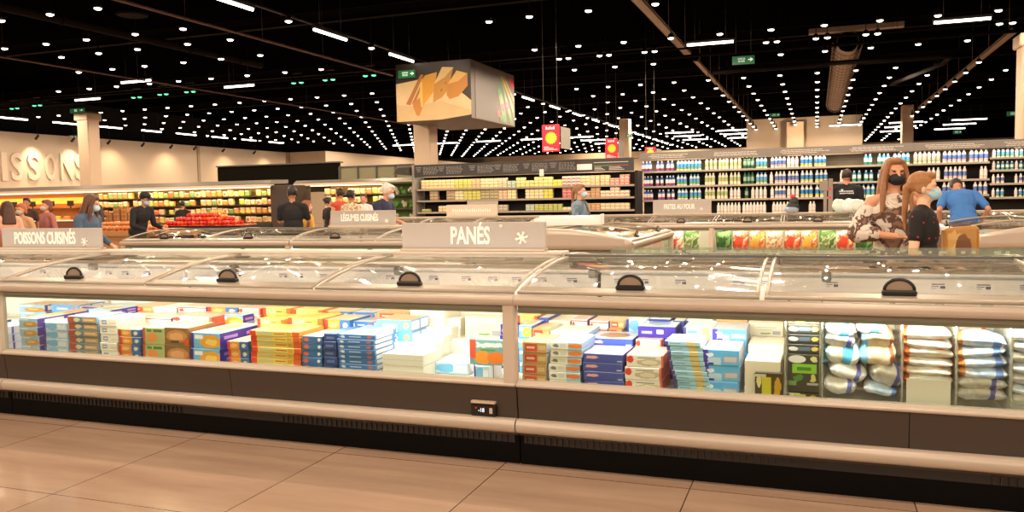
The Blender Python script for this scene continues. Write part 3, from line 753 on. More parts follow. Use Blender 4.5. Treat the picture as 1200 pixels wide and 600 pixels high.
# ------------------------------------------------------------------ packs in the front freezer
W_, LB, DB, PU, OR, YE, RE, GR, CR, NV = '#fbfaf4', '#8ec6ec', '#2f63b4', '#43329a', '#f0923a', '#f7cf3c', '#e0483a', '#7fb25a', '#f3e3c4', '#2b3f86'
DES = {
 'fish': ('light blue box with fried fish', '#9fd0ef', [('e', .62, .3, .42, .3, '#d9922c'), ('e', .55, .35, .2, .16, '#f3c562'), ('r', .05, .75, .5, .9, W_), ('r', 1, 0, 2, 1, PU), ('r', 1.12, .2, 1.42, .8, W_), ('r', 1.6, .2, 1.9, .8, W_), ('r', 0, 1, 1, 2, '#efc9a4'), ('e', .5, 1.5, .35, .3, '#f0b070')]),
 'fish2': ('blue-yellow box, violet end', '#78bce8', [('e', .68, .45, .36, .42, '#f0a93a'), ('e', .7, .4, .2, .2, '#fbd873'), ('r', .0, .0, .1, 1, PU), ('r', .14, .6, .42, .85, W_), ('r', 1, 0, 2, 1, PU), ('r', 1.1, .55, 1.4, .75, '#b98fe0'), ('r', 1.15, .2, 1.45, .42, '#9fa8d8'), ('r', 1.6, .55, 1.9, .75, '#b98fe0'), ('r', 1.62, .2, 1.9, .42, '#9fa8d8'), ('r', 0, 1, 1, 2, '#cfe0f0'), ('e', .5, 1.5, .3, .3, '#f5c070')]),
 'paleblue': ('pale blue and white box', '#bfe0f5', [('e', .4, .5, .3, .4, '#79bdea'), ('r', .0, .0, .12, 1, PU), ('r', .6, .2, .95, .75, '#f2f2f6'), ('r', 1, 0, 2, 1, '#eef2fa'), ('r', 1.3, 0, 1.36, 1, PU), ('r', 0, 1, 1, 2, '#cfe2f4')]),
 'thin': ('thin blue-grey box', '#4f7d96', [('r', .0, 0, .22, 1, '#b4452e'), ('e', .33, .5, .09, .35, '#e8d8a0'), ('r', .52, .15, .98, .85, '#dba65a'), ('r', .56, .4, .9, .6, '#efe3c4'), ('r', 1, 0, 2, 1, '#8fb8d8'), ('r', 0, 1, 1, 2, '#e9d8cc')]),
 'white': ('white box with blue mark', '#faf6ec', [('r', .15, .25, .42, .75, '#8b93bd'), ('r', .2, .42, .38, .58, W_), ('r', .6, .3, .95, .5, '#f5e0bf'), ('r', 0, 1, 1, 2, '#fdf6e8'), ('r', 1, 0, 2, 1, '#f4ead6')]),
 'orange': ('orange and blue box', '#e8953c', [('r', .0, 0, .14, 1, '#cf3d2c'), ('r', .6, 0, 1, 1, '#336cae'), ('e', .8, .5, .08, .25, '#f2e2c0'), ('e', .35, .5, .16, .25, '#f7c67a'), ('r', 0, 1, 1, 2, '#f2cfa8'), ('r', 1, 0, 2, 1, '#336cae')]),
 'green': ('green and orange meal box', '#b4bd7c', [('r', .0, 0, .12, 1, '#d3502f'), ('e', .45, .45, .22, .3, '#e9954a'), ('r', .5, .75, .9, .9, '#54783f'), ('r', .2, .75, .42, .9, '#5d8742'), ('r', .1, 1, .9, 2, '#f2bfa0'), ('r', 1, 0, 2, 1, '#c9704a')]),
 'brown': ('large brown gratin box', '#8d6a3c', [('e', .5, .5, .42, .36, '#c98a50'), ('e', .5, .5, .28, .22, '#e6a878'), ('r', .25, .12, .6, .26, '#574423'), ('r', .82, .0, 1, .35, '#e2552a'), ('r', 0, 1, 1, 2, '#e8c09c'), ('r', 1, 0, 2, 1, '#a8763f')]),
 'yellow': ('thin yellow-red box', '#e9cf66', [('r', .0, 0, .13, 1, '#e2452c'), ('r', .16, .2, .46, .75, '#cfc696'), ('r', .5, .4, .72, .6, '#c8543a'), ('r', .86, 0, 1, 1, '#e8642c'), ('r', .74, .15, .84, .85, '#d7a53c'), ('r', 0, 1, 1, 2, '#fae27a'), ('r', .1, 1.2, .6, 1.8, '#f8c440'), ('r', 1, 0, 2, 1, '#f0a24a')]),
 'bluered': ('small blue box with a red spot', '#3772ad', [('e', .2, .5, .13, .32, '#e56842'), ('e', .85, .5, .06, .25, W_), ('r', 0, 1, 1, 2, '#e8c8b8'), ('r', 1, 0, 2, 1, '#2c4f94')]),
 'navy': ('narrow dark blue box', '#324b86', [('r', .2, .3, .8, .6, '#6f83b4'), ('r', 0, 1, 1, 2, '#6a8ccc'), ('r', 1, 0, 2, 1, '#2c4f94')]),
 'blue': ('blue box, white end', '#3b74b6', [('e', .12, .5, .06, .3, '#d9e4ee'), ('r', .3, .4, .62, .6, '#c7d6ea'), ('e', .85, .5, .05, .3, '#d06a4c'), ('r', 0, 1, 1, 2, '#d9dfe8'), ('r', .1, 1.3, .6, 1.7, '#9fc4ea'), ('e', .7, 1.5, .2, .25, '#e8b890'), ('r', 1, 0, 2, 1, '#5b9ade'), ('r', 1.04, .12, 1.46, .88, '#fbf9f4'), ('r', 1.54, .12, 1.96, .88, '#fbf9f4')]),
 'sky': ('bright blue box', '#6fb2ee', [('r', .2, .35, .6, .6, '#dcecfa'), ('e', .85, .5, .06, .3, '#e09a7c'), ('r', 0, 1, 1, 2, '#f2c49a'), ('r', 1, 0, 2, 1, '#5b9ade'), ('r', 1.04, .12, 1.46, .88, '#fbf9f4'), ('r', 1.54, .12, 1.96, .88, '#fbf9f4')]),
 'plain': ('plain white carton', '#f4f0e4', [('r', .0, .46, 1, .52, '#e4e0cc'), ('r', 0, 1, 1, 2, '#fcfaf2'), ('r', 1, 0, 2, 1, '#efe6d2')]),
 'fruit': ('blue-green box of orange croquettes', '#7aa8a8', [('b', .2, .7, .9, .86, '#dce8e4'), ('e', .35, .3, .24, .26, '#f09a3c'), ('e', .72, .28, .24, .24, '#ee8034'), ('r', .3, .55, .7, .62, '#5c9a46'), ('r', .0, .25, .17, 1, '#e65a40'), ('r', .88, 0, 1, .15, '#d8c84a'), ('r', 0, 1, 1, 2, '#9cc4cc'), ('r', 1, 0, 2, 1, '#7aa8a8')]),
 'kraft': ('kraft box, red label', '#c39a62', [('r', .1, .15, .6, .85, '#d9503a'), ('r', .17, .4, .5, .6, '#f2cdb8'), ('r', .65, .3, .95, .7, '#dcbf8c'), ('r', 0, 1, 1, 2, '#f2bf88'), ('r', 1, 0, 2, 1, '#f2ecdf')]),
 'whor': ('white box, orange fish', '#ebe7da', [('e', .17, .5, .1, .25, '#7d7b76'), ('r', .55, .0, 1, 1, '#a9c9dc'), ('e', .78, .48, .22, .32, '#e7803a'), ('r', .3, .25, .5, .75, '#d9d6cc'), ('r', 0, 1, 1, 2, '#dfe8ea'), ('r', 1, 0, 2, 1, '#8da6d0')]),
 'indigo': ('dark indigo box', '#4552a0', [('b', .08, .45, .34, .75, '#e8a79a'), ('r', .85, .15, .97, .3, '#b9c0e0'), ('r', 0, 1, 1, 2, '#dccac6'), ('r', 1, 0, 2, 1, '#3a4390')]),
 'royal': ('royal blue box', '#3f58cc', [('b', .08, .4, .32, .75, '#f0c8c0'), ('r', .85, .1, .97, .35, '#d9def5'), ('r', 0, 1, 1, 2, '#d3d9ee'), ('e', .5, 1.5, .35, .3, '#a77c5c'), ('r', 1, 0, 2, 1, '#3a4390')]),
 'redw': ('white box with red logo', '#efe9dc', [('e', .1, .6, .1, .28, '#e2432f'), ('e', .62, .4, .34, .3, '#c9b79c'), ('e', .62, .4, .22, .18, '#e7d9be'), ('r', .3, .72, .8, .8, '#8e8d86'), ('r', .94, 0, 1, 1, '#d36d52'), ('r', 0, 1, 1, 2, '#f2b8a2'), ('r', 1, 0, 2, 1, '#d8604c')]),
 'redline': ('white and red striped box', '#f6efe6', [('r', 0, .7, 1, .85, '#d9503f'), ('e', .12, .4, .09, .25, '#d9503f'), ('r', 0, 1, 1, 2, '#f6b9a6'), ('r', 1, 0, 2, 1, '#8a6aa8')]),
 'teal': ('thin pale blue box', '#9cc6d8', [('r', .0, 0, .1, 1, '#4b417c'), ('r', .62, .0, .86, 1, '#cfb979'), ('r', .15, .4, .45, .6, '#6c93a8'), ('r', 0, 1, 1, 2, '#c4dcea'), ('r', 1, 0, 2, 1, '#d5dfe8')]),
 'violet': ('violet and bright blue box', '#5fb4ea', [('r', .0, 0, .15, 1, '#4a3aa0'), ('b', .13, .0, .5, .5, '#b8d4ea'), ('e', .2, .66, .12, .13, '#e6edf8'), ('r', .56, .18, .96, .6, '#a9a6b4'), ('r', .6, .24, .92, .54, '#c9c6ce'), ('r', .15, .0, .3, .16, '#4a3aa0'), ('r', 0, 1, 1, 2, '#d8d2e4'), ('r', 1, 0, 2, 1, '#b8b4bc')]),
 'violetbig': ('deep violet box', '#3d2f9c', [('r', .1, .3, .38, .55, '#d7a2b8'), ('r', .5, .3, .68, .7, '#dcdce8'), ('r', 0, 1, 1, 2, '#bcdcf2'), ('e', .5, 1.5, .3, .3, '#6aa4d8'), ('r', 1, 0, 2, 1, '#4a3f90')]),
 'cream': ('tall cream carton', '#ece0c8', [('r', .25, .62, .8, .68, '#b8c0b8'), ('r', .25, .45, .7, .5, '#c5c4b0'), ('r', .7, .15, .92, .4, '#a9a7ae'), ('e', .5, .2, .14, .05, '#7aa45c'), ('r', 0, 1, 1, 2, '#f6ecd8'), ('r', 1, 0, 2, 1, '#d8cdb8')]),
 'blackyel': ('black pack with a yellow panel', '#50462c', [('r', .25, .0, .58, .85, '#d9d23c'), ('e', .14, .7, .1, .2, '#efe7a0'), ('e', .8, .5, .12, .35, '#d7a92c'), ('r', .0, .85, .4, .95, '#e4ddc6'), ('r', 0, 1, 1, 2, '#5b5440')]),
 'black': ('black pack with a white oval mark', '#3c3a34', [('e', .18, .5, .15, .24, '#e9e6e6'), ('r', .36, .3, .72, .7, '#5f7488'), ('e', .86, .5, .11, .22, '#dfc86a'), ('r', 0, 1, 1, 2, '#6a6450'), ('r', 0, 0, 1, .06, '#777567')]),
 'blackgreen': ('black pack with a green label and white oval', '#45443a', [('c', .3, .86, .28, .1, '#efecec'), ('r', .15, .5, .92, .74, '#8fcf3c'), ('r', .3, .57, .75, .66, '#4f8a2e'), ('e', .35, .38, .16, .08, '#4e8f3c'), ('e', .82, .38, .1, .08, '#d9d27a'), ('r', .02, .18, .28, .3, '#7da05c'), ('e', .85, .86, .13, .08, '#d8dc9c'), ('r', .62, .2, .98, .26, '#b9b7aa'), ('r', 0, 1, 1, 2, '#6a6450')]),
}
def dmat(k): return printed('box_print_' + k, DES[k][1], DES[k][2])

ZF = .437
YF = YA + .115      # first row of packs stands just behind the front glass
def stack(k, px0, px1, pyt, n, depth, phrase, y=YF, gap=0.0015, jit=.006, shift=0.0, zb=ZF, dx=0.0, nm='food_box', tilt=0):
    X0 = at(px0, pyt, Y=y).x; X1 = at(px1, pyt, Y=y).x; zt = at((px0 + px1) / 2, pyt, Y=y).z
    if y >= R2 + .2 and zb > .5: n = max(2, int(n * .45))
    elif y > YF + .2 and n > 5: n = int(n * .75)
    h = (zt - zb) / n; w = X1 - X0
    me = MB().box(-w / 2, 0, .0008, w / 2, depth, h - .0008, c=.0025, uv=True).mesh(nm, dmat(k))
    for i in range(n):
        o = bpy.data.objects.new(nm, me); COL.objects.link(o)
        o.location = ((X0 + X1) / 2 + random.uniform(-jit, jit) + shift * (n - 1 - i), y + random.uniform(0, jit), zb + i * h)
        o.rotation_euler.z = random.uniform(-.012, .012) + tilt
        tag(o, '%s, %s, stack %s' % (DES[k][0], level(i, n), phrase) if n > 1 else '%s %s' % (DES[k][0], phrase), 'food box', 'frozen food boxes')
    return zt
R1 = YF; R2 = YF + .31; R3 = YF + .575; ZR = .588
# --- left of the centre post, front row
stack('fish', 22, 43, 373, 4, .55, 'in front at the left post')
stack('paleblue', 49, 77, 378, 4, .26, 'in front, second from the left post')
stack('thin', 79, 113, 371, 6, .27, 'in front, third from the left post')
stack('white', 116, 136, 373, 5, .27, 'in front, beside the thin boxes')
stack('orange', 138, 163, 386, 4, .27, 'in front, fifth from the left post')
stack('green', 166, 191, 384, 2, .27, 'in front beside the brown boxes')
stack('brown', 192, 220, 384, 2, .27, 'in front beside the green boxes')
stack('fish2', 223, 257, 390, 2, .45, 'in front of the violet-ended row')
stack('yellow', 293, 351, 388, 7, .28, 'in front, the tall yellow one')
stack('bluered', 353, 376, 394, 5, .28, 'in front beside the yellow stack')
stack('navy', 378, 393, 391, 5, .28, 'in front between the two blue stacks')
stack('blue', 395, 438, 392, 8, .50, 'in front beside the white cartons', shift=.0012)
stack('plain', 448, 496, 415, 2, .25, 'in front of the white rows', jit=.004)
stack('orange', 266, 290, 400, 3, .25, 'in front, low, before the violet ends')
# second row
stack('fish2', 100, 128, 363, 5, .27, 'second row behind the thin boxes', y=R2)
stack('white', 130, 158, 372, 5, .27, 'second row behind the orange boxes', y=R2)
stack('redline', 160, 200, 372, 7, .27, 'second row behind the green boxes', y=R2)
stack('redw', 202, 247, 371, 5, .27, 'second row behind the brown boxes', y=R2)
stack('fish2', 252, 284, 369, 3, .28, 'second row behind the other violet ends', y=R2 + .14)
stack('yellow', 301, 333, 374, 9, .27, 'second row, left of the bigger yellow one', y=R2)
stack('yellow', 336, 376, 373, 8, .27, 'second row, the bigger one', y=R2)
stack('orange', 380, 410, 375, 6, .27, 'second row left of the sky-blue boxes', y=R2)
stack('blue', 412, 438, 377, 8, .27, 'second row behind the blue boxes', y=R2 + .05)
stack('sky', 440, 481, 375, 6, .25, 'second row before the white rows', y=R2 - .02)
for q, (a, b, c, n, yy) in enumerate(((456, 510, 402, 3, .25), (463, 519, 393, 4, .37), (470, 528, 383, 5, .50), (478, 539, 372, 6, .62))):
    stack('plain', a, b, c, n, .11, 'in the white rows, %s step back' % ORD[q], y=YF + yy, jit=.003)
stack('cream', 545, 590, 372, 2, .15, 'far back right of the white rows', y=YF + .6)
stack('violetbig', 585, 600, 380, 4, .12, 'behind the croquette box at the centre post', y=YF + .40)
# third row
stack('fish', 22, 52, 357, 5, .25, 'third row at the left post', y=R3, zb=ZR)
stack('sky', 60, 92, 357, 5, .25, 'third row behind the pale blue boxes', y=R3, zb=ZR)
stack('indigo', 95, 116, 360, 5, .25, 'third row, the dark one on the left', y=R3, zb=ZR)
for i, (k, a, b, c) in enumerate((('paleblue', 118, 144, 359), ('kraft', 150, 178, 359), ('white', 180, 206, 360), ('redline', 208, 240, 359), ('orange', 242, 278, 360), ('redw', 280, 305, 361), ('yellow', 308, 340, 361), ('yellow', 343, 377, 363), ('orange', 380, 410, 365), ('blue', 412, 438, 366), ('kraft', 441, 476, 366), ('plain', 480, 520, 364))):
    stack(k, a, b, c, 7, .27, 'third row, %s from left' % ORD[i + 3], y=R3, zb=ZR)
# croquette box leaning on a small violet one
stack('paleblue', 555, 573, 429, 1, .2, 'lying under the croquette box', y=YF + .02)
stack('paleblue', 505, 548, 425, 1, .3, 'lying flat on the empty freezer floor', y=YF + .16)
stack('fruit', 549, 592, 398, 1, .035, 'standing upright beside the centre post', y=YF + .04, zb=at(570, 428, Y=YF + .04).z)
# --- right of the centre post, front row
stack('kraft', 612, 640, 401, 4, .3, 'in front right of the centre post')
stack('whor', 644, 681, 401, 6, .30, 'in front, second right of the centre post', shift=-.002, jit=.007)
stack('indigo', 683, 730, 415, 4, .27, 'in front, third right of the centre post')
stack('redw', 733, 776, 416, 3, .27, 'in front, fourth right of the centre post')
stack('teal', 779, 821, 400, 11, .24, 'in front, the wavy leaning one', shift=.0055, jit=.004)
stack('violet', 824, 867, 410, 3, .3, 'in front beside the cream cartons')
stack('cream', 874, 916, 423, 1, .25, 'standing in front below the tall cream cartons')
stack('blackyel', 885, 918, 437, 1, .03, 'standing in front beside the wire divider', y=YF - .035)
# second row
stack('fish2', 606, 622, 382, 6, .27, 'second row against the centre post', y=R2)
stack('whor', 646, 690, 389, 7, .27, 'second row behind the orange-fish boxes', y=R2 - .02)
stack('royal', 690, 742, 397, 5, .27, 'second row behind the indigo boxes', y=R2 - .02)
stack('redw', 745, 775, 398, 4, .27, 'second row behind the red-logo boxes', y=R2 - .02)
stack('violetbig', 748, 792, 383, 5, .27, 'second row behind the wavy stack', y=R2 + .05)
stack('teal', 800, 836, 384, 9, .27, 'second row between two violet ones', y=R2)
stack('violet', 836, 876, 386, 5, .27, 'second row behind the other violet boxes', y=R2)
stack('cream', 876, 918, 404, 3, .25, 'second row before the tallest cream cartons', y=R2 - .05)
stack('kraft', 624, 645, 385, 6, .27, 'second row behind the other kraft boxes', y=R2 + .02)
# third row
for i, (k, a, b, c, n) in enumerate((('yellow', 606, 628, 370, 6), ('indigo', 631, 642, 372, 6), ('cream', 643, 668, 376, 5), ('redline', 670, 688, 374, 8), ('redline', 690, 712, 376, 8), ('kraft', 714, 730, 376, 7), ('paleblue', 733, 757, 374, 6), ('violetbig', 760, 785, 374, 6), ('indigo', 788, 801, 376, 7), ('teal', 803, 834, 376, 9), ('kraft', 838, 875, 376, 7), ('cream', 877, 918, 378, 4))):
    stack(k, a, b, c, n, .27, 'third row right bay, %s from the post' % ORD[i], y=R3, zb=ZR)
# black packs between two dividers
zz = ZF
for i, (k, h, d_) in enumerate((('blackyel', .05, 'lowest in the black pile'), ('blackgreen', .2, 'in the middle of the black pile'), ('black', .05, 'above the green label in the black pile'), ('black', .05, 'third from the top in the black pile'), ('black', .05, 'second from the top in the black pile'), ('blackyel', .045, 'on top of the black pile'))):
    x0 = at(923, 420, Y=YF).x; x1 = at(960, 420, Y=YF).x
    o = obj('food_pack', MB().box(-(x1 - x0) / 2, 0, 0.001, (x1 - x0) / 2, .22, h - .001, c=.004, uv=True), dmat(k), loc=((x0 + x1) / 2, YF, zz)); zz += h
    tag(o, DES[k][0] + ', ' + d_, 'food pack', 'black frozen packs')

# wire dividers
for i, px in enumerate((920.5, 963.5, 1057, 1120.5, 1184.5)):
    x = at(px, 420, Y=YF - .02).x
    s = MB().extrude([(YF - .045, ZF), (YF - .045, .80), (YF + .03, .90), (YF + .75, .90), (YF + .75, ZF)], 'x', x - .0015, x + .0015)
    s.tube([(x, YF - .045, ZF), (x, YF - .045, .80), (x, YF + .03, .90), (x, YF + .75, .90)], .0045, n=6)
    o = obj('freezer_divider', s, [glass('divider_acrylic', '#f5f5f0', .1, .25)])
    tag(o, 'upright white divider in the right freezer bay, %s from left' % ORD[i], 'divider', 'freezer dividers')

# bags
BANDS = {'bag_orange_white': [(-1, -.085, '#d9743c'), (.10, 1, '#d98a5c')], 'bag_blue_white': [(-.01, .04, '#4fa8dc'), (.07, 1, '#cfe0ec')], 'bag_beige': [(-1, -.045, '#86c0de'), (.055, .075, '#c86a3c')], 'bag_pale_blue': [(.05, .085, '#6f8cc4'), (-.10, -.075, '#d98a4c')], 'bag_grey': [(.03, .055, '#6a6ab0')]}
def bagmat(name, base, a, b, cols, rough=.22, sc=3.0):
    if name in MATS: return MATS[name]
    m = bpy.data.materials.new(name); m.use_nodes = True; nt = m.node_tree; N = nt.nodes; L = nt.links; p = N['Principled BSDF']
    p.inputs['Roughness'].default_value = .5; p.inputs['Specular IOR Level'].default_value = .25
    tc = N.new('ShaderNodeTexCoord'); nz = N.new('ShaderNodeTexNoise'); nz.inputs['Scale'].default_value = sc * 3; nz.inputs['Detail'].default_value = 3; nz.inputs['Distortion'].default_value = .8
    L.new(tc.outputs['Object'], nz.inputs['Vector'])
    cr = N.new('ShaderNodeValToRGB'); cr.color_ramp.interpolation = 'EASE'
    els = cr.color_ramp.elements; cs = [base] + cols
    els[0].position = .40; els[0].color = lin(cs[0]); els[1].position = .46; els[1].color = lin(cs[1])
    for q, c in enumerate(cs[2:]): e_ = els.new(.48 + .05 * (q + 1)); e_.color = lin(c)
    L.new(nz.outputs['Fac'], cr.inputs[0])
    src = cr.outputs[0]
    sx = N.new('ShaderNodeSeparateXYZ'); ds = N.new('ShaderNodeVectorMath'); ds.operation = 'MULTIPLY_ADD'; ds.inputs[1].default_value = (.09, .09, .09)
    L.new(nz.outputs['Color'], ds.inputs[0]); L.new(tc.outputs['Object'], ds.inputs[2]); L.new(ds.outputs[0], sx.inputs[0])
    for x0, x1, c in BANDS.get(name, ()):
        cp = N.new('ShaderNodeMath'); cp.operation = 'COMPARE'; cp.inputs[1].default_value = (x0 + x1) / 2 + .045; cp.inputs[2].default_value = (x1 - x0) / 2
        L.new(sx.outputs[0], cp.inputs[0])
        mx = N.new('ShaderNodeMix'); mx.data_type = 'RGBA'; mx.inputs[7].default_value = lin(c); L.new(cp.outputs[0], mx.inputs[0]); L.new(src, mx.inputs[6]); src = mx.outputs[2]
    L.new(src, p.inputs['Base Color'])
    n2 = N.new('ShaderNodeTexNoise'); n2.inputs['Scale'].default_value = 22; n2.inputs['Detail'].default_value = 4
    L.new(tc.outputs['Object'], n2.inputs['Vector'])
    bp = N.new('ShaderNodeBump'); bp.inputs['Strength'].default_value = .35; bp.inputs['Distance'].default_value = .01
    L.new(n2.outputs['Fac'], bp.inputs['Height']); L.new(bp.outputs[0], p.inputs['Normal'])
    MATS[name] = m
    return m
def bag_mesh(w, d, h, seed, mats, nu=22, nv=18, upright=False, rumple=.28):
    """pillow bag w x d x h with crimped seams and dents"""
    vs = []; fs = []
    def prof(u): return max(0., 1 - abs(u) ** 3.2) ** .55
    for side in (1, -1):
        for j in range(nv + 1):
            for i in range(nu + 1):
                u = 2 * i / nu - 1; v = 2 * j / nv - 1
                t = prof(u) * prof(v)
                nn = noise.noise(Vector((u * 1.7 + seed * 3.1, v * 1.7 - seed, side * 2.2))) + .5 * noise.noise(Vector((u * 4 + seed, v * 4, side * 5 + seed)))
                t *= 1 + rumple * nn
                ex = 1 - .05 * (1 - t)
                ww = 1 + .03 * noise.noise(Vector((v * 3, seed, 0)))
                x = u * w / 2 * ww * (1 - .06 * (v * v)); y = v * d / 2 * ex; z = side * t * h / 2
                z += .12 * h * noise.noise(Vector((u * 1.2, v * 1.2, seed)))
                vs.append((x, z, y + d / 2) if upright else (x, y, z + h / 2))
    M = (nu + 1) * (nv + 1)
    for j in range(nv):
        for i in range(nu):
            a = j * (nu + 1) + i
            fs.append((a, a + 1, a + nu + 2, a + nu + 1)); fs.append((M + a, M + a + nu + 1, M + a + nu + 2, M + a + 1))
    for i in range(nu):
        for a in (i, nv * (nu + 1) + i): fs.append((a, a + 1, M + a + 1, M + a))
    for j in range(nv):
        for a in (j * (nu + 1), j * (nu + 1) + nu): fs.append((a, a + nu + 1, M + a + nu + 1, M + a))
    return MB().add(vs, fs, 0, None, True).mesh('food_bag', mats)
BWB = bagmat('bag_blue_white', '#dcc8a8', 0, 0, ['#ece4d4', '#e4e6e4', '#a8d0ea'], sc=1.6)
BBEI = bagmat('bag_beige', '#d9c09a', 0, 0, ['#e6d4b4', '#eadfcb', '#d8e2e4'], sc=1.5)
BORA = bagmat('bag_orange_white', '#f3efe8', 0, 0, ['#f6f2ea', '#e6d9cc', '#d97a44'], sc=1.3)
BLUE = bagmat('bag_pale_blue', '#c4d4e8', 0, 0, ['#a8c0dc', '#dce0e6', '#e0d8c8'], sc=1.4)
BGRY = bagmat('bag_grey', '#dcd4c6', 0, 0, ['#cccac4', '#e6e0d6', '#b4bccc'], sc=1.6)
def bag(px, pyt, pyb, wpx, mats, lab, seed, y, ry=0., d=.26, group='frozen food bags', rx=0.):
    a = at(px - wpx / 2, pyb, Y=y); b = at(px + wpx / 2, pyb, Y=y); t = at(px, pyt, Y=y).z
    h = max(.03, t - a.z)
    me = bag_mesh(b.x - a.x, d, h * 1.12, seed, mats)
    o = bpy.data.objects.new('food_bag', me); COL.objects.link(o)
    o.location = ((a.x + b.x) / 2, y + d / 2, max(ZF, a.z - .01)); o.rotation_euler = (rx, ry, random.uniform(-.06, .06))
    return tag(o, lab, 'food bag', group)
YB_ = YF - .01
for i, (px, t, b, w, m, l, ry) in enumerate((
        (986, 441, 461, 40, BGRY, 'grey-white bag with a blue corner at the bottom left of the heap', -.05), (1032, 449, 463, 42, BLUE, 'pale bag at the bottom right of the heap', .1),
        (992, 425, 446, 46, BGRY, 'crumpled grey bag second from the bottom left of the heap', .12), (1036, 428, 453, 40, BGRY, 'crumpled grey bag with violet print on the right of the heap', .16),
        (987, 402, 428, 44, BWB, 'white bag with a light blue band in the middle of the heap', .12), (1032, 402, 430, 46, BBEI, 'beige and pale blue bag in the middle right of the heap', -.14),
        (984, 389, 408, 38, BGRY, 'small pale bag behind the blue-banded one', .1), (1030, 387, 407, 40, BBEI, 'beige bag near the top right of the heap', -.05),
        (984, 377, 395, 38, BWB, 'white bag with blue lettering at the top left of the heap', .12), (1022, 376, 392, 36, BWB, 'blue and white bag at the top right of the heap', 0))):
    bag(px, t, b, w, m, l, i * 1.7 + .3, YB_ + (.0 if i % 2 else .01), ry)
for i in range(6):
    bag(1088, 386 + i * 10.5, 397.5 + i * 10.6, 62, BORA, 'flat white bag with orange ends, %s from the top of its pile' % ORD[i], 20 + i * 1.3, YB_, (-.02, .06, .05, .04, .03, -.02)[i], group='white and orange bags')
for i in range(6):
    bag(1152, 392 + i * 12.4, 406 + i * 12.5, 62, BLUE if i < 4 else BGRY, 'pale blue bag, %s from the top of its pile' % ORD[i], 40 + i * 1.9, YB_, (.05, -.12, -.08, .04, .02, .0)[i], group='pale blue bags')
for i in range(7):
    bag(1212, 388 + i * 12.4, 401 + i * 12.5, 52, BLUE if i % 2 else BGRY, 'bag at the far right of the bay, %s from the top of its pile' % ORD[i], 60 + i * 1.9, YB_, .03, group='bags at the right end')
for i in range(6):
    bag(1285, 390 + i * 13, 404 + i * 13, 70, BBEI, 'beige bag past the right edge pile, %s from the top' % ORD[i], 70 + i * 1.9, YB_, .03, group='bags past the right end')
stack('orange', -62, -30, 380, 4, .3, 'in front, left of the left post')
stack('paleblue', -28, 0, 384, 3, .3, 'in front, touching the left post')
for j, (px, m, l) in enumerate(((985, BBEI, 'leftmost'), (1030, BWB, 'second'), (1075, BORA, 'third'), (1135, BBEI, 'fourth'), (1175, BWB, 'fifth'))):
    for k in range(4):
        bag(px, 374 + 14 * k, 390 + 14 * k, 46, m, 'back-row bag, %s pile from the left, %s from the top' % (l, ORD[k]), 80 + j * 2 + k, YF + .36, .05 * (-1) ** k, group='bags at the back')
a = at(1062, 457, Y=YF - .04); b = at(1114, 446, Y=YF - .04)
o = obj('blank_card', MB().box(a.x, YF - .045, ZF + .001, b.x, YF - .04, b.z), WHITE); tag(o, 'blank white card standing below the orange and white bags', 'card')

# ------------------------------------------------------------------ bags in the rear freezer behind its front glass
RB = [bagmat('bag_red', '#d9442c', 0, 0, ['#d8482c', '#e8906a', '#f0cfae'], sc=2.2), bagmat('bag_red_dark', '#b5372b', 0, 0, ['#d8604c', '#efd8c0'], sc=2.4),
      bagmat('bag_mixed', '#e8a24a', 0, 0, ['#e8b050', '#d04c2c', '#f0dcb8'], sc=2.2), bagmat('bag_greenbeans', '#6f8044', 0, 0, ['#c8c090', '#4d6a2c'], sc=2.4), bagmat('bag_dark_green', '#3f6a34', 0, 0, ['#2f5028', '#7fa05c'], sc=2.4),
      bagmat('bag_rice', '#e0ccaa', 0, 0, ['#d04c34', '#d8b890'], sc=2.4)]
seq = [0, 3, 2, 2, 0, 1, 0, 0, 5, 1, 3, 4, 0, 2, 5, 0, 2, 3, 0, 4, 5, 0, 2, 1]
nmz = ['red', 'dark red', 'orange and yellow', 'green bean', 'dark green', 'white and red']
x = -4.95; i = 0
while x < 4.75:
    if min(abs(x - q) for q in (-1.7, 1.75)) > .14 and not (1.3 < x < 1.3):
        c = seq[i % len(seq)]
        me = bag_mesh(.27, .36, .1, i * 1.3, RB[c], 12, 12, True, .2)
        o = bpy.data.objects.new('vegetable_bag', me); COL.objects.link(o); o.location = (x, YC + .16, .50); o.rotation_euler = (-.12, random.uniform(-.05, .05), random.uniform(-.1, .1))
        tag(o, '%s frozen vegetable bag, %s from left behind the rear freezer glass' % (nmz[c], ORD[i]), 'food bag', 'bags in the rear freezer'); i += 1
    x += .285
s = MB()
x = -4.9; i = 0
while x < 1.2:
    o = tag(obj('food_box', MB().box(-.18, 0, 0, .18, .1, .058, c=.003, uv=True), dmat(('paleblue', 'redline', 'teal', 'white')[i % 4]), loc=(x, YC + .12, ZF)), DES[('paleblue', 'redline', 'teal', 'white')[i % 4]][0] + ', under rear freezer bags, %s from left' % ORD[i], 'food box', 'boxes under the rear bags')
    x += .42; i += 1
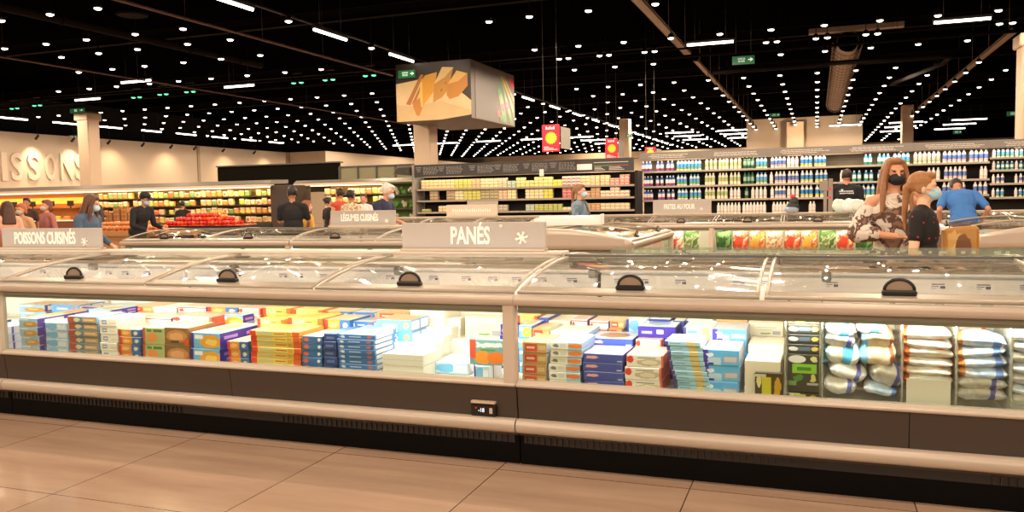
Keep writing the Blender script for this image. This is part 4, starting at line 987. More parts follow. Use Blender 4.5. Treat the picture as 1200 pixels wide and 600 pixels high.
# ------------------------------------------------------------------ milk shelves
SHELF = mat('shelf_grey_beige', '#a89c8c', .5, .1, var=.04)
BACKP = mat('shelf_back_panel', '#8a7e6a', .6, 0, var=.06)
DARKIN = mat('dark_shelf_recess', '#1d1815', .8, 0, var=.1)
HEAD = mat('grey_header_panel', '#7d7770', .5, .1, var=.04)
HEADD = mat('charcoal_header_panel', '#3d3d3c', .5, .1, var=.04)
PALE = mat('pale_header_print', '#d9d5cc', .6, 0, var=.02)
YD = 22.0
zt_ = 2.50
shz = [2.13, 1.735, 1.37, .98, .5]
def shelving(lab, x0, w, y, zs, ztop, header, hd, depth=.55, back=BACKP, recess=False, grp='shelving units', lines=True):
    t = thing('shelving_unit', lab, 'shelf', (x0, y, 0), group=grp)
    if not recess:
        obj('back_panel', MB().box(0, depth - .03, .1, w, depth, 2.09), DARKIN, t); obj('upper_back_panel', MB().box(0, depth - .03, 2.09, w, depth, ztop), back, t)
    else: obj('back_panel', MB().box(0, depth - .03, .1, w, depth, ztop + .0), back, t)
    s = MB()
    if not recess:
        for k in range(6): s.box(0, depth - .036, ztop - .03 - k * .06, w, depth - .03, ztop - .022 - k * .06)
        obj('back_slats', s, mat('slat_lines', '#6b604e', .6), t)
    obj('base', MB().box(0, 0.02, 0, w, depth, .16, c=.01), DGREY, t)
    for z in zs: 
        obj('shelf', MB().box(.005, .03, z - .02, w - .005, depth - .04, z, c=.004).box(.005, .0, z - .045, w - .005, .03, z + .004, c=.004), SHELF, t)
    obj('upright', MB().box(.0, depth + .001, 0, .03, depth + .04, ztop, c=.004), DARKIN, t)
    hp = obj('header', MB().box(0, -.08, ztop - .0, w, -.04, ztop + header, c=.004).box(0, -.06, ztop + header - .02, w, depth, ztop + header), hd, t)
    if lines:
        lm = MB()
        for k in range(3):
            xx = w * .15 + random.uniform(0, .1)
            e = w * random.uniform(.7, .92)
            while xx < e:
                q = random.uniform(.04, .12); lm.box(xx, -.084, ztop + header * (.62 - .2 * k), min(xx + q, e), -.08, ztop + header * (.62 - .2 * k) + header * .07); xx += q + .015
        obj('header_print', lm, PALE, hp)
    return t
dx = [-4.42, -2.79, -1.137, .49, 2.16, 3.78, 5.4, 7.05]
# header rises a little to the right in the photo because the row stands nearer there
DL = ['leftmost milk shelf unit, with blue six-packs', 'second milk shelf unit, with cream and green bottles', 'third milk shelf unit, with white and yellow bottles', 'fourth milk shelf unit, partly hidden by the man in black', 'fifth milk shelf unit, behind the two women', 'sixth milk shelf unit, behind the man in blue', 'milk shelf unit at the right edge of the photo']
for i in range(6):
    shelving(DL[i] if i < 5 else DL[6], dx[i], dx[i + 1] - dx[i], YD, shz if i < 5 else [2.22, 1.93, 1.62, 1.30, .95, .5], 2.43, .19, HEAD)

BOT = {}
def bottle(kind):
    if kind in BOT: return BOT[kind]
    body, label, label2, cap, r, h = kind
    bm = mat('bottle_' + body, body, .3, var=.03); lm = mat('bottle_label_' + label, label, .35, var=.05); l2 = mat('bottle_label_' + label2, label2, .35, var=.05); cm = mat('bottle_cap_' + cap, cap, .4)
    s = MB().lathe([(r * .85, 0, 0), (r, h * .04, 0), (r, h * .12, 2), (r, h * .28, 1), (r, h * .62, 0), (r * .93, h * .72, 0), (r * .5, h * .86, 3), (r * .45, h * .87, 3), (r * .45, h, 3)], n=8)
    me = s.mesh('milk_bottle', [bm, lm, l2, cm]); BOT[kind] = me
    return me
K6 = ('#3f6fc0', '#f3f3f3', '#c0304c', '#eef2f8', .045, .27)
KB = ('#eef0ee', '#4fa0d8', '#7fae4c', '#58b0e0', .045, .29)
KC = ('#eee6cf', '#a9b878', '#e8e0c6', '#f2eee2', .045, .31)
KW = ('#f4f0e8', '#e9e4dc', '#d8c8b8', '#f8f4ee', .043, .29)
KG = ('#2d6b46', '#8fae9a', '#285a3c', '#28583a', .045, .30)
KY = ('#eef0ee', '#2f86cf', '#f0cf3c', '#f6f4ee', .045, .31)
KR = ('#f4efe9', '#5a78b8', '#e2b9ae', '#f6f2ee', .045, .30)
KT = ('#3f9fd0', '#e8f2f6', '#3f9c4c', '#e8f4f8', .045, .27)
KP = ('#f1ebe2', '#d9b8a8', '#a9c08c', '#f6f2ec', .045, .30)
names = {K6: 'blue milk bottle with a white label', KB: 'white milk bottle with a sky-blue label', KC: 'cream milk bottle with a pale green label', KW: 'plain white milk bottle', KG: 'dark green bottle', KY: 'white milk bottle with blue and yellow label', KR: 'white milk bottle with pink and blue label', KT: 'turquoise bottle with white label', KP: 'white milk bottle with rosy label'}
# per shelf: list of (px start, px end, kind)
rowsP = [
 [(752, 764, K6), (769, 778, K6), (781, 790, K6), (793, 822, KB), (826, 841, KC), (842, 854, KC), (855, 869, KC), (871, 884, KG), (886, 899, KB), (903, 921, KR), (922, 936, KW), (938, 952, KY), (954, 968, KY), (1012, 1022, KT), (1028, 1043, KT), (1046, 1066, KB), (1070, 1102, KP), (1104, 1132, KR), (1135, 1158, KR)],
 [(754, 765, K6), (768, 778, K6), (780, 791, K6), (793, 805, KB), (808, 820, KB), (826, 838, KC), (842, 853, KC), (855, 868, KC), (871, 884, KG), (886, 899, KB), (902, 906, KW), (908, 921, KR), (923, 936, KR), (938, 953, KY), (955, 970, KY), (984, 989, KW), (998, 1010, KT), (1012, 1024, KT), (1028, 1044, KT), (1086, 1102, KW), (1106, 1133, KR), (1148, 1157, KW)],
 [(754, 765, K6), (771, 779, K6), (781, 791, K6), (794, 806, KB), (808, 822, KB), (826, 838, KC), (840, 853, KC), (855, 868, KW), (872, 878, KG), (880, 899, KW), (903, 907, KW), (908, 921, KR), (922, 937, KW), (938, 953, KY), (955, 966, KY), (1004, 1026, KB), (1104, 1132, KR), (1140, 1158, KR)],
 [(840, 868, KW), (870, 898, KW), (905, 925, KW), (948, 956, KW)]]
cnt = 0
for si, segs in enumerate(rowsP):
    z = shz[si]
    for gi, (a, b, k) in enumerate(segs):
        x0 = at(a, 200, Y=YD + .1).x; x1 = at(b, 200, Y=YD + .1).x; r = k[4]
        n = max(1, round((x1 - x0) / (2 * r + .004)))
        me = bottle(k)
        for q in range(n):
            o = bpy.data.objects.new('milk_bottle', me); COL.objects.link(o)
            o.location = (x0 + (q + .5) * (x1 - x0) / n, YD + .09 + .01 * (q % 2), z + .001); cnt += 1
            tag(o, '%s, %s group from left, %s milk shelf' % (names[k], ORD[gi], ('top', 'second', 'third', 'lowest')[si]), 'bottle', 'milk bottles, %s shelf group %s' % (('top', 'second', 'third', 'lowest')[si], ORD[gi]))
for si, z in enumerate([2.22, 1.93, 1.62, 1.30]):
    x = 3.87; q = 0
    while x < 5.35:
        if not (si in (2, 3) and 4.1 < x < 4.3):
            o = bpy.data.objects.new('milk_bottle', bottle((KB, KT, KR, KB)[si] if q % 5 else KW)); COL.objects.link(o)
            o.location = (x, YD + .09, z + .001); o.scale = (.8, .8, .72)
            tag(o, 'small bottle, %s from left, %s shelf at the right edge' % (ORD[q], ('top', 'second', 'third', 'fourth')[si]), 'bottle', 'small bottles at the right edge'); 
        x += .092; q += 1

# ------------------------------------------------------------------ chilled dairy shelves with the charcoal header (centre)
YG = 21.0
gx = [-10.56, -9.03, -7.466, -5.904, -4.36]
gz = [1.79, 1.475, 1.15, .82, .5]
GL = ['leftmost chilled shelf unit under the charcoal header', 'second chilled shelf unit under the charcoal header', 'third chilled shelf unit, left of the woman in denim', 'rightmost chilled shelf unit, behind the woman in denim']
for i in range(4):
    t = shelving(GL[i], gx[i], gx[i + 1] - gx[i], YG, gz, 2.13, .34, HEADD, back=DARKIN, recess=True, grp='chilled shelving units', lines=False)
    hp = [c for c in t.children if c.name.startswith('header')][0]
    w = gx[i + 1] - gx[i]; lm = MB()
    if i < 3:
        for c0 in ((.08, .2), (.55, .68)) if i else ((.03, .14), (.48, .6)):
            for k in range(3): lm.box(w * c0[0] + .02 * k, -.084, 2.13 + .25 - .05 * k, w * c0[1] - .02 * k, -.08, 2.13 + .27 - .05 * k)
        for c0 in ((.24, .5), (.72, .97)) if i else ((.18, .44), (.64, .92)):
            for k in range(7):
                xx = w * c0[0]
                while xx < w * c0[1]:
                    q = random.uniform(.03, .08); lm.box(xx, -.084, 2.13 + .07 + .031 * k, xx + q, -.08, 2.13 + .085 + .031 * k); xx += q + .025
        obj('header_print', lm, mat('faint_header_print', '#8e8c88', .6), hp)
    else:
        lm.box(.05, -.085, 2.19, .45, -.08, 2.34)
        obj('pale_notice', lm, CREAM, hp)
        obj('coloured_bar', MB().box(.5, -.085, 2.28, 1.0, -.08, 2.295), mat('green_bar', '#7d9a3c', .5), hp)
        obj('coloured_bar', MB().box(1.0, -.085, 2.28, 1.4, -.08, 2.295), mat('red_bar', '#b8503a', .5), hp)
        l2 = MB()
        l2.box(.5, -.085, 2.36, 1.4, -.08, 2.375)
        for k in range(3): l2.box(.52, -.085, 2.17 + .035 * k, .8 - .05 * k, -.08, 2.183 + .035 * k).box(.9, -.085, 2.17 + .035 * k, 1.3 - .05 * k, -.08, 2.183 + .035 * k)
        obj('header_print', l2, PALE, hp)
tag(obj('shelf_end_panel', MB().box(-10.66, YG - .06, 0, -10.58, YG + .6, 2.47, c=.01), mat('grey_end_panel', '#9a938a', .5)), 'tall grey end panel left of the centre chilled shelves', 'panel')
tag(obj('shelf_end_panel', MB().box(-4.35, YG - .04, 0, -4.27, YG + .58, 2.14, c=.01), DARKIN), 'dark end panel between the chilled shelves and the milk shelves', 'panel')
tag(obj('price_flag', MB().box(at(632, 195, Y=YG - .1).x, YG - .1, 2.06, at(637, 195, Y=YG - .1).x, YG - .09, 2.24), WHITE), 'small white card hanging on the charcoal header', 'card')
PK = {}
def packm(c1, c2, w, h):
    key = (c1, c2, w, h)
    if key not in PK:
        m = printed('tub_print_%s_%s' % (c1, c2), c1, [('r', .06, .12, .44, .42, c2), ('r', .56, .12, .94, .42, c2), ('r', 0, .78, 1, 1, '#d4c898'), ('r', .48, 0, .52, 1, '#5a4c3c'), ('r', 0, 1, 1, 2, '#c8bc98')])
        PK[key] = MB().box(-w / 2, 0, 0, w / 2, .13, h, c=.012, uv=True).mesh('yogurt_pack', m)
    return PK[key]
pal = [[('#ece0a0', '#e8b0a0', 5), ('#c6d060', '#e0c870', 2), ('#e8a090', '#c8e090', 2), ('#f0e8b0', '#e8c0b0', 2), ('#e0bca8', '#f0dcc0', 2), ('#8fb8ac', '#d8e8dc', 1), ('#dce090', '#f0dc80', 6), ('#dbe04c', '#e8d840', 1), ('#f0e0e4', '#c02838', 2), ('#ecd8b0', '#e8b890', 2), ('#d8b088', '#f0dcb0', 3), ('#d86470', '#f0c8c8', 3)],
       [('#b8a084', '#a08870', 4), ('#f0ecc0', '#e0d0a0', 2), ('#c8d048', '#e8e090', 2), ('#e0a490', '#f0d8c8', 1), ('#b8b088', '#908860', 2), ('#dcb898', '#f0dcc0', 1), ('#8fb8ac', '#e8e8c0', 1), ('#ece4ac', '#f0e8c0', 4), ('#b8bc70', '#e0d870', 1), ('#dce04c', '#f0e060', 2), ('#c43c50', '#e0a0a8', 2), ('#b88458', '#d8b080', 3), ('#f0ead4', '#e4a898', 5)],
       [('#b8c868', '#88a040', 2), ('#f0e4b4', '#e8c8a0', 4), ('#c0c878', '#e8e8b0', 1), ('#c8c4b4', '#a8a89c', 6), ('#a8c4b8', '#d8e0d8', 2), ('#a4b84c', '#c8d070', 3), ('#f0e8c0', '#e8c8a8', 3), ('#c08858', '#e0b890', 2), ('#e8dcb8', '#d8c8a0', 4)],
       [('#b8c868', '#88a040', 4), ('#e8dcb8', '#d8c8a0', 6), ('#9cac5c', '#708040', 5), ('#e0b880', '#f0d8b0', 4), ('#a8a088', '#d0c8b0', 4)]]
random.seed(11)
for si, pl in enumerate(pal):
    W = .262; tot = sum(p[2] for p in pl); seq = []
    for p in pl: seq += [p] * p[2]
    n = int((gx[4] - gx[0]) / W)
    for c in range(n):
        p = seq[int(c * len(seq) / n)]
        x = gx[0] + .12 + (c + .5) * W * .985
        if 0 < si < 3 and random.random() < .08: continue
        if si == 2 and 9 < c < 12: continue
        lv = 3 if si < 2 else 2
        if random.random() < .12: lv -= 1
        if si == 3: lv = 1
        for k in range(lv):
            o = bpy.data.objects.new('yogurt_pack', packm(p[0], p[1], .25, .083)); COL.objects.link(o)
            o.location = (x, YG + .06, gz[si] + .002 + k * .085)
            tag(o, 'yogurt pack, %s column from left, %s chilled shelf, %s' % (ORD[c], ('top', 'second', 'third', 'fourth')[si], ('bottom layer', 'second layer', 'third layer')[k]), 'yogurt pack', 'yogurt packs on the chilled shelves')

# ------------------------------------------------------------------ left food hall
CAN = mat('grey_canopy_metal', '#8b8478', .4, .35, var=.05)
CANL = mat('pale_canopy_edge', '#d8c6ae', .5, 0, var=.03)
YL = 24.0
def canopy(lab, x0, x1, y, zb, zt, grp=None):
    t = thing('canopy', lab, 'canopy', (0, 0, 0), group=grp)
    obj('upper_fascia', MB().extrude([(y - .9, zb + .10), (y - .75, zt), (y + .2, zt + .02), (y + .2, zb + .12), (y - .75, zb + .1)], 'x', x0, x1), CAN, t)
    obj('light_edge', MB().extrude([(y - .93, zb), (y - .93, zb + .085), (y - .6, zb + .085), (y - .6, zb + .03)], 'x', x0, x1), CANL, t)
    obj('lit_strip', MB().box(x0 + .1, y - .45, zb - .01, x1 - .1, y - .40, zb + .02), mat('warm_strip_lit', '#ffffff', .5, 0, '#ffd9a0', 5, var=0), t)
    return t
canopy('long grey canopy with a pale lower edge over the food hall on the left', -33, -17.05, YL, 2.03, 2.26)
canopy('short grey canopy beyond the dark hall corner', -16.9, -12.3, YL + 1.2, 2.05, 2.24)
# produce shelves
PB = mat('warm_dark_shelf', '#3a2a1e', .7, 0, var=.1)
pz = [1.74, 1.44, 1.14, .84]
px_u = [-25.6, -23.5, -21.4, -19.3, -17.2]
for i in range(4):
    t = thing('produce_shelf', 'lit produce shelf unit below the long canopy, %s from the left' % ORD[i], 'shelf', (px_u[i], YL - .3, 0), group='produce shelf units')
    obj('back_panel', MB().box(0, .45, 0, 2.09, .5, 2.05), mat('warm_back_panel', '#a88a50', .7), t)
    for z in pz: obj('shelf', MB().box(.01, 0, z - .03, 2.08, .46, z, c=.005), PB, t)
    obj('base', MB().box(.01, .0, 0, 2.08, .45, .5, c=.02), PB, t)
t = thing('produce_shelf', 'lit produce shelf unit beyond the dark post, behind the man in red', 'shelf', (-16.1, YL + .9, 0))
obj('back_panel', MB().box(0, .45, 0, 3.9, .5, 2.05), mat('warm_back_panel', '#a88a50', .7), t)
for z in pz: obj('shelf', MB().box(.01, 0, z - .03, 3.88, .46, z, c=.005), PB, t)
obj('base', MB().box(.01, .0, 0, 3.88, .45, .5, c=.02), PB, t)
tag(obj('dark_post', MB().box(-17.12, YL - .75, 0, -16.42, YL + .6, 2.08, c=.02), mat('dark_brown_post', '#3b2f28', .6)), 'wide dark brown post between the two lit produce shelves', 'post')
PC = ['#e8c050', '#d89848', '#ecd088', '#c88838', '#e06830', '#ecd8a0', '#a8b048', '#c87850', '#e0a888', '#7f9848']
PKM = []
for i, c in enumerate(PC):
    m = printed('produce_print%d' % i, c, [('e', .5, .45, .3, .3, PC[(i * 3 + 2) % 10]), ('r', .1, .75, .9, .92, '#fdf4d8'), ('r', .05, .05, .35, .2, '#c8402c' if i % 3 else '#5a8a3c')])
    b = MB().box(-.1, 0, 0, .1, .12, .2, c=.02, uv=True)
    PKM.append(b.mesh('produce_pack', m))
cnames = ['yellow', 'ochre', 'pale yellow', 'golden', 'orange', 'cream', 'lime', 'peach', 'pink-beige', 'olive']
for si, z in enumerate(pz):
    n = 0
    for x_ in [(-25.5 + .235 * k, YL - .24) for k in range(36)] + [(-16.0 + .235 * k, YL + .96) for k in range(16)]:
        x, y = x_
        n += 1
        if random.random() < .1: continue
        c = random.randrange(10)
        o = bpy.data.objects.new('produce_pack', PKM[c]); COL.objects.link(o); o.location = (x, y, z + .001); o.scale = (1.08, 1, random.uniform(.85, 1.25))
        o.rotation_euler.z = random.uniform(-.15, .15)
        tag(o, '%s pack, %s along the %s row of lit produce shelves' % (cnames[c], ORD[n - 1], ('top', 'second', 'third', 'bottom')[si]), 'food pack', 'food packs in the lit produce shelves')
# bakery / cheese counter at the far left
t = thing('service_counter', 'glowing food counter below the canopy at the far left', 'counter', (-33, YL - .4, 0))
obj('back_panel', MB().box(0, .7, 0, 7.3, .75, 2.0), mat('amber_back_panel', '#b87a48', .7), t)
obj('lit_panel', MB().box(0, .66, 1.62, 7.3, .69, 1.85), mat('amber_panel_lit', '#ffc860', .5, 0, '#ffc050', .5, var=.1), t)
obj('counter_body', MB().box(0, 0, 0, 7.3, .6, .95, c=.03), mat('brown_counter', '#7a4a30', .6), t)
obj('counter_top', MB().box(-.02, -.03, .95, 7.3, .62, 1.0, c=.01), CREAM, t)
obj('upper_shelf', MB().box(0, .3, 1.42, 7.3, .66, 1.45, c=.005), PB, t)
for k in range(14):
    x = -32.6 + k * .49
    o = tag(obj('food_tray', MB().box(-.19, 0, 0, .19, .22, .05, c=.01).ell((0, .11, .085), (.17, .1, .07), 10), mat(('tray_goods_orange', 'tray_goods_brown', 'tray_goods_yellow')[k % 3], ('#e08a4c', '#9c5c34', '#e8b84c')[k % 3], .5), loc=(x, YL - .35, 1.0)), 'tray of baked food %s along the glowing counter' % ORD[k], 'tray', 'trays on the glowing counter')
    if k % 2 == 0: tag(obj('black_display', MB().box(-.16, 0, 0, .16, .04, .2, c=.01).box(-.03, .01, -.08, .03, .03, .0), BLACK, loc=(x, YL - .08, 1.53)), 'small black display above the glowing counter, %s from the left' % ORD[k // 2], 'display', 'black displays above the counter')
# stacks of brown cartons
cm_ = printed('brown_carton', '#b07a4a', [('r', .1, .35, .9, .65, '#c8915c'), ('r', .46, 0, .54, 1, '#8c5c34'), ('r', 0, 1, 1, 2, '#c09060')])
k = 0
for px, n in ((127, 3), (136, 4), (145, 4), (153, 3)):
    a = at(px, 250, Y=19).x
    for q in range(n):
        tag(obj('carton', MB().box(-.11, 0, 0, .11, .3, .13, c=.005, uv=True), cm_, loc=(a, 19, .92 + .131 * q)), 'brown carton, %s of the %s pile behind the man in the cap' % (level(q, n), ('first', 'second', 'third', 'fourth')[k]), 'carton', 'brown cartons in the food hall')
    k += 1
# produce tables
def table(lab, x0, x1, y0, y1, z, m, name='display_table'):
    t = thing(name, lab, 'display table', ((x0 + x1) / 2, (y0 + y1) / 2, 0)); w = (x1 - x0) / 2; d = (y1 - y0) / 2
    obj('tabletop', MB().box(-w, -d, z - .06, w, d, z - .03, c=.01).box(-w, -d, z - .03, w, -d + .03, z + .05).box(-w, d - .03, z - .03, w, d, z + .05).box(-w, -d, z - .03, -w + .03, d, z + .05).box(w - .03, -d, z - .03, w, d, z + .05), m, t)
    obj('front_panel', MB().box(-w + .05, -d + .04, .1, w - .05, -d + .07, z - .06), m, t)
    for sx in (-1, 1):
        for sy in (-1, 1): obj('leg', MB().box(sx * (w - .08) - .03, sy * (d - .1) - .03, 0, sx * (w - .08) + .03, sy * (d - .1) + .03, z - .06, c=.005), m, t)
    return t
WOODT = mat('wooden_table', '#b98a5a', .6, 0, var=.1)
table('black-fronted display table heaped with red tomatoes', -14.0, -11.6, 14.6, 15.8, .98, BLACK)
table('wooden display table heaped with orange vegetables behind the man in the cap', -15.0, -12.3, 13.1, 14.3, .93, WOODT)
table('wooden display table with brown cartons at the left of the man in the cap', at(118, 250, Y=19).x, at(160, 250, Y=19).x, 18.7, 19.6, .92, WOODT)
table('wooden display table with orange goods beside the woman in blue', at(118, 255, Y=16).x, at(146, 255, Y=16).x, 15.7, 16.7, .9, WOODT)
tm = MB().ell((0, 0, 0), (.055, .055, .047), 8).mesh('tomato', mat('tomato_red', '#d9301c', .25, 0, var=.2, scale=3)); tm2 = MB().ell((0, 0, 0), (.055, .055, .047), 8).mesh('tomato', mat('tomato_orange', '#ee5a26', .25, 0, var=.2, scale=3))
ym = MB().ell((0, 0, 0), (.06, .06, .055), 8).mesh('yellow_fruit', mat('fruit_yellow', '#eeb030', .35, var=.15)); om = MB().ell((0, 0, 0), (.05, .05, .045), 8).mesh('orange_vegetable', mat('vegetable_orange', '#dc8240', .45, var=.2)); om2 = MB().ell((0, 0, 0), (.05, .05, .045), 8).mesh('orange_vegetable', mat('vegetable_tan', '#c8935a', .5, var=.2))
def heap(me_a, me_b, name, lab, cat, x0, x1, y0, y1, z, hx, r, grp, cap=280):
    n = 0; nx = int((x1 - x0) / (2 * r)); ny = int((y1 - y0) / (2 * r))
    for j in range(ny):
        for i in range(nx):
            u = (i + .5) / nx; v = (j + .5) / ny
            top = hx * (math.sin(PI * u) ** .7) * (.35 + .65 * math.sin(PI * min(1, v + .1)))
            L_ = int(top / (1.6 * r)) + 1
            for k in range(L_):
                if k < L_ - 1 and j > 0: continue
                if n >= cap: return
                o = bpy.data.objects.new(name, me_a if random.random() < .7 else me_b); COL.objects.link(o)
                o.location = (x0 + (i + .5) * 2 * r + random.uniform(-.01, .01), y0 + (j + .5) * 2 * r + random.uniform(-.01, .01), z + r + k * 1.6 * r); o.rotation_euler = (random.random(), random.random(), random.random() * 6)
                tag(o, lab, cat, grp); n += 1
heap(tm, tm2, 'tomato', 'red tomato in the big heap on the black-fronted table', 'tomato', -13.85, -11.75, 14.66, 15.5, .955, .30, .052, 'tomatoes in the red heap')
heap(ym, ym, 'yellow_fruit', 'yellow fruit on top at the back of the tomato heap', 'fruit', -13.35, -12.5, 15.5, 15.74, .955, .34, .06, 'yellow fruit behind the tomatoes')
heap(om, om2, 'orange_vegetable', 'orange vegetable heaped on the wooden table beside the tomatoes', 'vegetable', -14.85, -12.45, 13.15, 14.2, .905, .2, .052, 'orange vegetables in the heap')
heap(om, tm2, 'orange_fruit', 'orange fruit on the table beside the woman in blue', 'fruit', at(119, 255, Y=16).x, at(145, 255, Y=16).x, 15.75, 16.5, .875, .16, .055, 'orange fruit left of the man in the cap', 120)
# green rack at the left end of the centre shelves
t = thing('plant_rack', 'narrow rack of green leafy goods beside the centre chilled shelves', 'shelf', (-12.0, 21.6, 0))
for z in (.85, 1.25, 1.65, 2.0): obj('shelf', MB().box(0, 0, z - .02, 1.3, .4, z, c=.005), DGREY, t)
obj('back_panel', MB().box(0, .4, 0, 1.3, .43, 2.05), mat('green_back_panel', '#5f7a3a', .7, var=.2), t)
for i, z in enumerate((.85, 1.25, 1.65)):
    for k in range(5):
        s = MB()
        for q in range(7): s.ell((random.uniform(-.07, .07), random.uniform(-.05, .05), .05 + .16 * random.random()), (.05, .04, .06), 6)
        tag(obj('leafy_pack', s, mat(('leaf_green', 'leaf_pale')[(i + k) % 2], ('#5c8a36', '#c8c0a0')[(i + k) % 2], .5), loc=(-11.85 + .25 * k, 21.78, z)), 'leafy pack %s from the left on the %s shelf of the narrow rack' % (ORD[k], ('lowest', 'middle', 'upper')[i]), 'leafy pack', 'leafy packs on the narrow rack')
tag(obj('awning', MB().extrude([(20.6, 2.22), (20.9, 2.42), (21.9, 2.44), (21.9, 2.2)], 'x', at(461, 205, Y=20.6).x, -10.7), DGREY), 'dark grey awning left of the charcoal header', 'awning')
# dark glazed box above the canopy
t = thing('glazed_office', 'dark glazed box rising above the food hall canopy', 'office', (0, 0, 0))
xa, xb, xc = at(255, 205, Y=29).x, at(398, 205, Y=29).x, at(486, 205, Y=29).x
obj('dark_glass_wall', MB().box(xa, 29, 1.9, xb, 29.1, 3.05), mat('dark_glass', '#15140f', .08, 0, var=.1), t)
obj('lit_window', MB().box(xb + .02, 29.02, 2.1, xc, 29.08, 2.85), mat('greenish_window', '#7b7a5c', .3, 0, var=.15, scale=1), t)
obj('roof_edge', MB().box(xa, 28.9, 3.05, xb, 29.3, 3.1).box(xb, 28.95, 2.85, xc, 29.3, 2.9), DGREY, t)
fr = MB()
for k in range(5): fr.box(xb + (xc - xb) * k / 4 - .03, 28.97, 2.05, xb + (xc - xb) * k / 4 + .03, 29.02, 2.85)
obj('window_frame', fr, DGREY, t)

# ------------------------------------------------------------------ wall lettering (runs along the left wall)
t = thing('wall_lettering', 'large raised white letters ISSONS on the left wall', 'lettering', (-34.99, 0, 0))
LT = mat('raised_white_letters', '#d8c8b0', .5, 0, var=.01)
for ch, a, b in (('I', 2, 9), ('S', 13, 27), ('S', 33, 47), ('O', 53, 66), ('N', 71, 86), ('S', 88, 101)):
    ya = at(a, 195, X=-34.9).y; yb = at(b, 195, X=-34.9).y
    me = text_mb(ch, 1.9, .05, 1, .02); me.materials.append(LT)
    xs = [v.co.x for v in me.vertices]; zs = [v.co.z for v in me.vertices]
    cx, cz = (min(xs) + max(xs)) / 2, (min(zs) + max(zs)) / 2
    me.transform(Matrix.Translation((-cx, 0, -cz)))
    fx = (yb - ya) * .95 / (max(xs) - min(xs)); fz = 1.3 / (max(zs) - min(zs))
    me.transform(Matrix.Diagonal((fx, 1, fz, 1)))
    o = obj('letter_' + ch.lower(), me, None, t, loc=(.04, (ya + yb) / 2, 3.45 + .012 * (a - 50) / 10), rz=PI / 2)

# ------------------------------------------------------------------ picture box
bx0, bx1 = -11.62, -9.24; by = 22.0; bz0, bz1 = 3.80, 5.46; bd = 3.6
t = thing('picture_box', 'big picture box showing cheese wedges around the cream column', 'display box', (0, 0, 0))
DK = mat('picture_dark_background', '#2b1c12', .5, 0, var=.3, scale=2)
cl = (bx0 + .0, bx1)
w, h = bx1 - bx0, bz1 - bz0
obj('box_body', MB().box(bx0, by, bz0, bx1, by + bd, bz1, c=.01), mat('box_grey', '#5f5850', .6, var=.05), t)
def pic(mbs, polys, m, y): 
    s = MB()
    for p in polys: s.add([(bx0 + u * w, y, bz0 + v * h) for u, v in p], [tuple(range(len(p)))])
    return s
pt = obj('cheese_picture', MB().box(bx0, by - .012, bz0, bx1, by - .002, bz1), DK, t)
def pp(n, polys, c, k, r=.5): obj(n, pic(None, polys, None, by - .013 - .0012 * k), mat('picture_' + n, c, r, 0, var=.12, scale=3), pt)
pp('cream_cloth', [[(0, .66), (.35, .72), (.75, .55), (.9, .42), (1, .3), (1, .06), (.6, .02), (.25, 0.0), (0, 0)]], '#d4b888', 1)
pp('cloth_fold', [[(0, .3), (.2, .26), (.6, .32), (1, .14), (1, .06), (.6, .0), (.25, 0.0), (0, 0)]], '#c8aa78', 2)
pp('cinnamon_stick', [[(.34, .8), (.38, .79), (.19, .28), (.13, .3)], [(.4, .78), (.42, .76), (.25, .3), (.21, .3)]], '#a86c2c', 3)
pp('crumbled_piece', [[(.22, .3), (.33, .42), (.36, .25), (.31, .08), (.27, .1), (.24, .2)]], '#b87c34', 4)
pp('front_wedge', [[(.34, .68), (.40, .78), (.56, .82), (.52, .5), (.44, .38), (.34, .22), (.32, .4)]], '#cf9428', 5)
pp('front_wedge_rind', [[(.32, .5), (.34, .68), (.36, .66), (.36, .26), (.34, .22), (.32, .4)]], '#e0b860', 6)
pp('middle_wedge', [[(.52, .62), (.63, .9), (.78, .88), (.70, .5), (.62, .38), (.5, .3)]], '#b98430', 7)
pp('middle_wedge_top', [[(.52, .62), (.63, .9), (.78, .88), (.66, .72)]], '#dcbc78', 8)
pp('middle_wedge_hole', [[(.6, .5), (.62, .54), (.63, .5), (.61, .47)], [(.66, .62), (.675, .65), (.685, .62), (.67, .6)]], '#8c5c20', 9)
pp('rear_wedge', [[(.7, .6), (.82, .82), (.96, .76), (.96, .55), (.84, .38), (.72, .34), (.68, .42)]], '#b97c24', 10)
pp('rear_wedge_top', [[(.7, .6), (.82, .82), (.96, .76), (.84, .64)]], '#d9ac54', 11)
# emergency exit panel on the picture
EXG = mat('exit_green', '#1f6b3f', .4, 0, '#1f6b3f', .35, var=0); EXW = mat('exit_white', '#e8f4e4', .4, 0, '#e8f4e4', .6, var=0)
def exit_sign(lab, px0, px1, py0, py1, y, txt=True, parent=None):
    a = at(px0, py1, Y=y); b = at(px1, py0, Y=y); w_, h_ = b.x - a.x, b.z - a.z
    t = thing('exit_sign', lab, 'exit sign', (a.x, y, a.z))
    obj('sign_panel', MB().box(0, 0, 0, w_, .06, h_, c=.004), EXG, t)
    me = text_mb('SORTIE DE\nSECOURS', h_ * .3, .002, .62, .01); me.materials.append(EXW)
    obj('lettering', me, None, t, loc=(w_ * .42, -.003, h_ * .5))
    obj('arrow', MB().extrude([(w_ * .72, h_ * .46), (w_ * .84, h_ * .46), (w_ * .8, h_ * .25), (w_ * .95, h_ * .52), (w_ * .8, h_ * .8), (w_ * .84, h_ * .58), (w_ * .72, h_ * .58)], 'y', -.004, 0), EXW, t)
    return t
e = exit_sign('green exit sign with white arrow on the corner of the cheese picture', 466.5, 486, 81.5, 92, by - .1)
e = exit_sign('green exit sign with white arrow hanging above the milk shelves', 858, 884, 64.5, 76, 24)
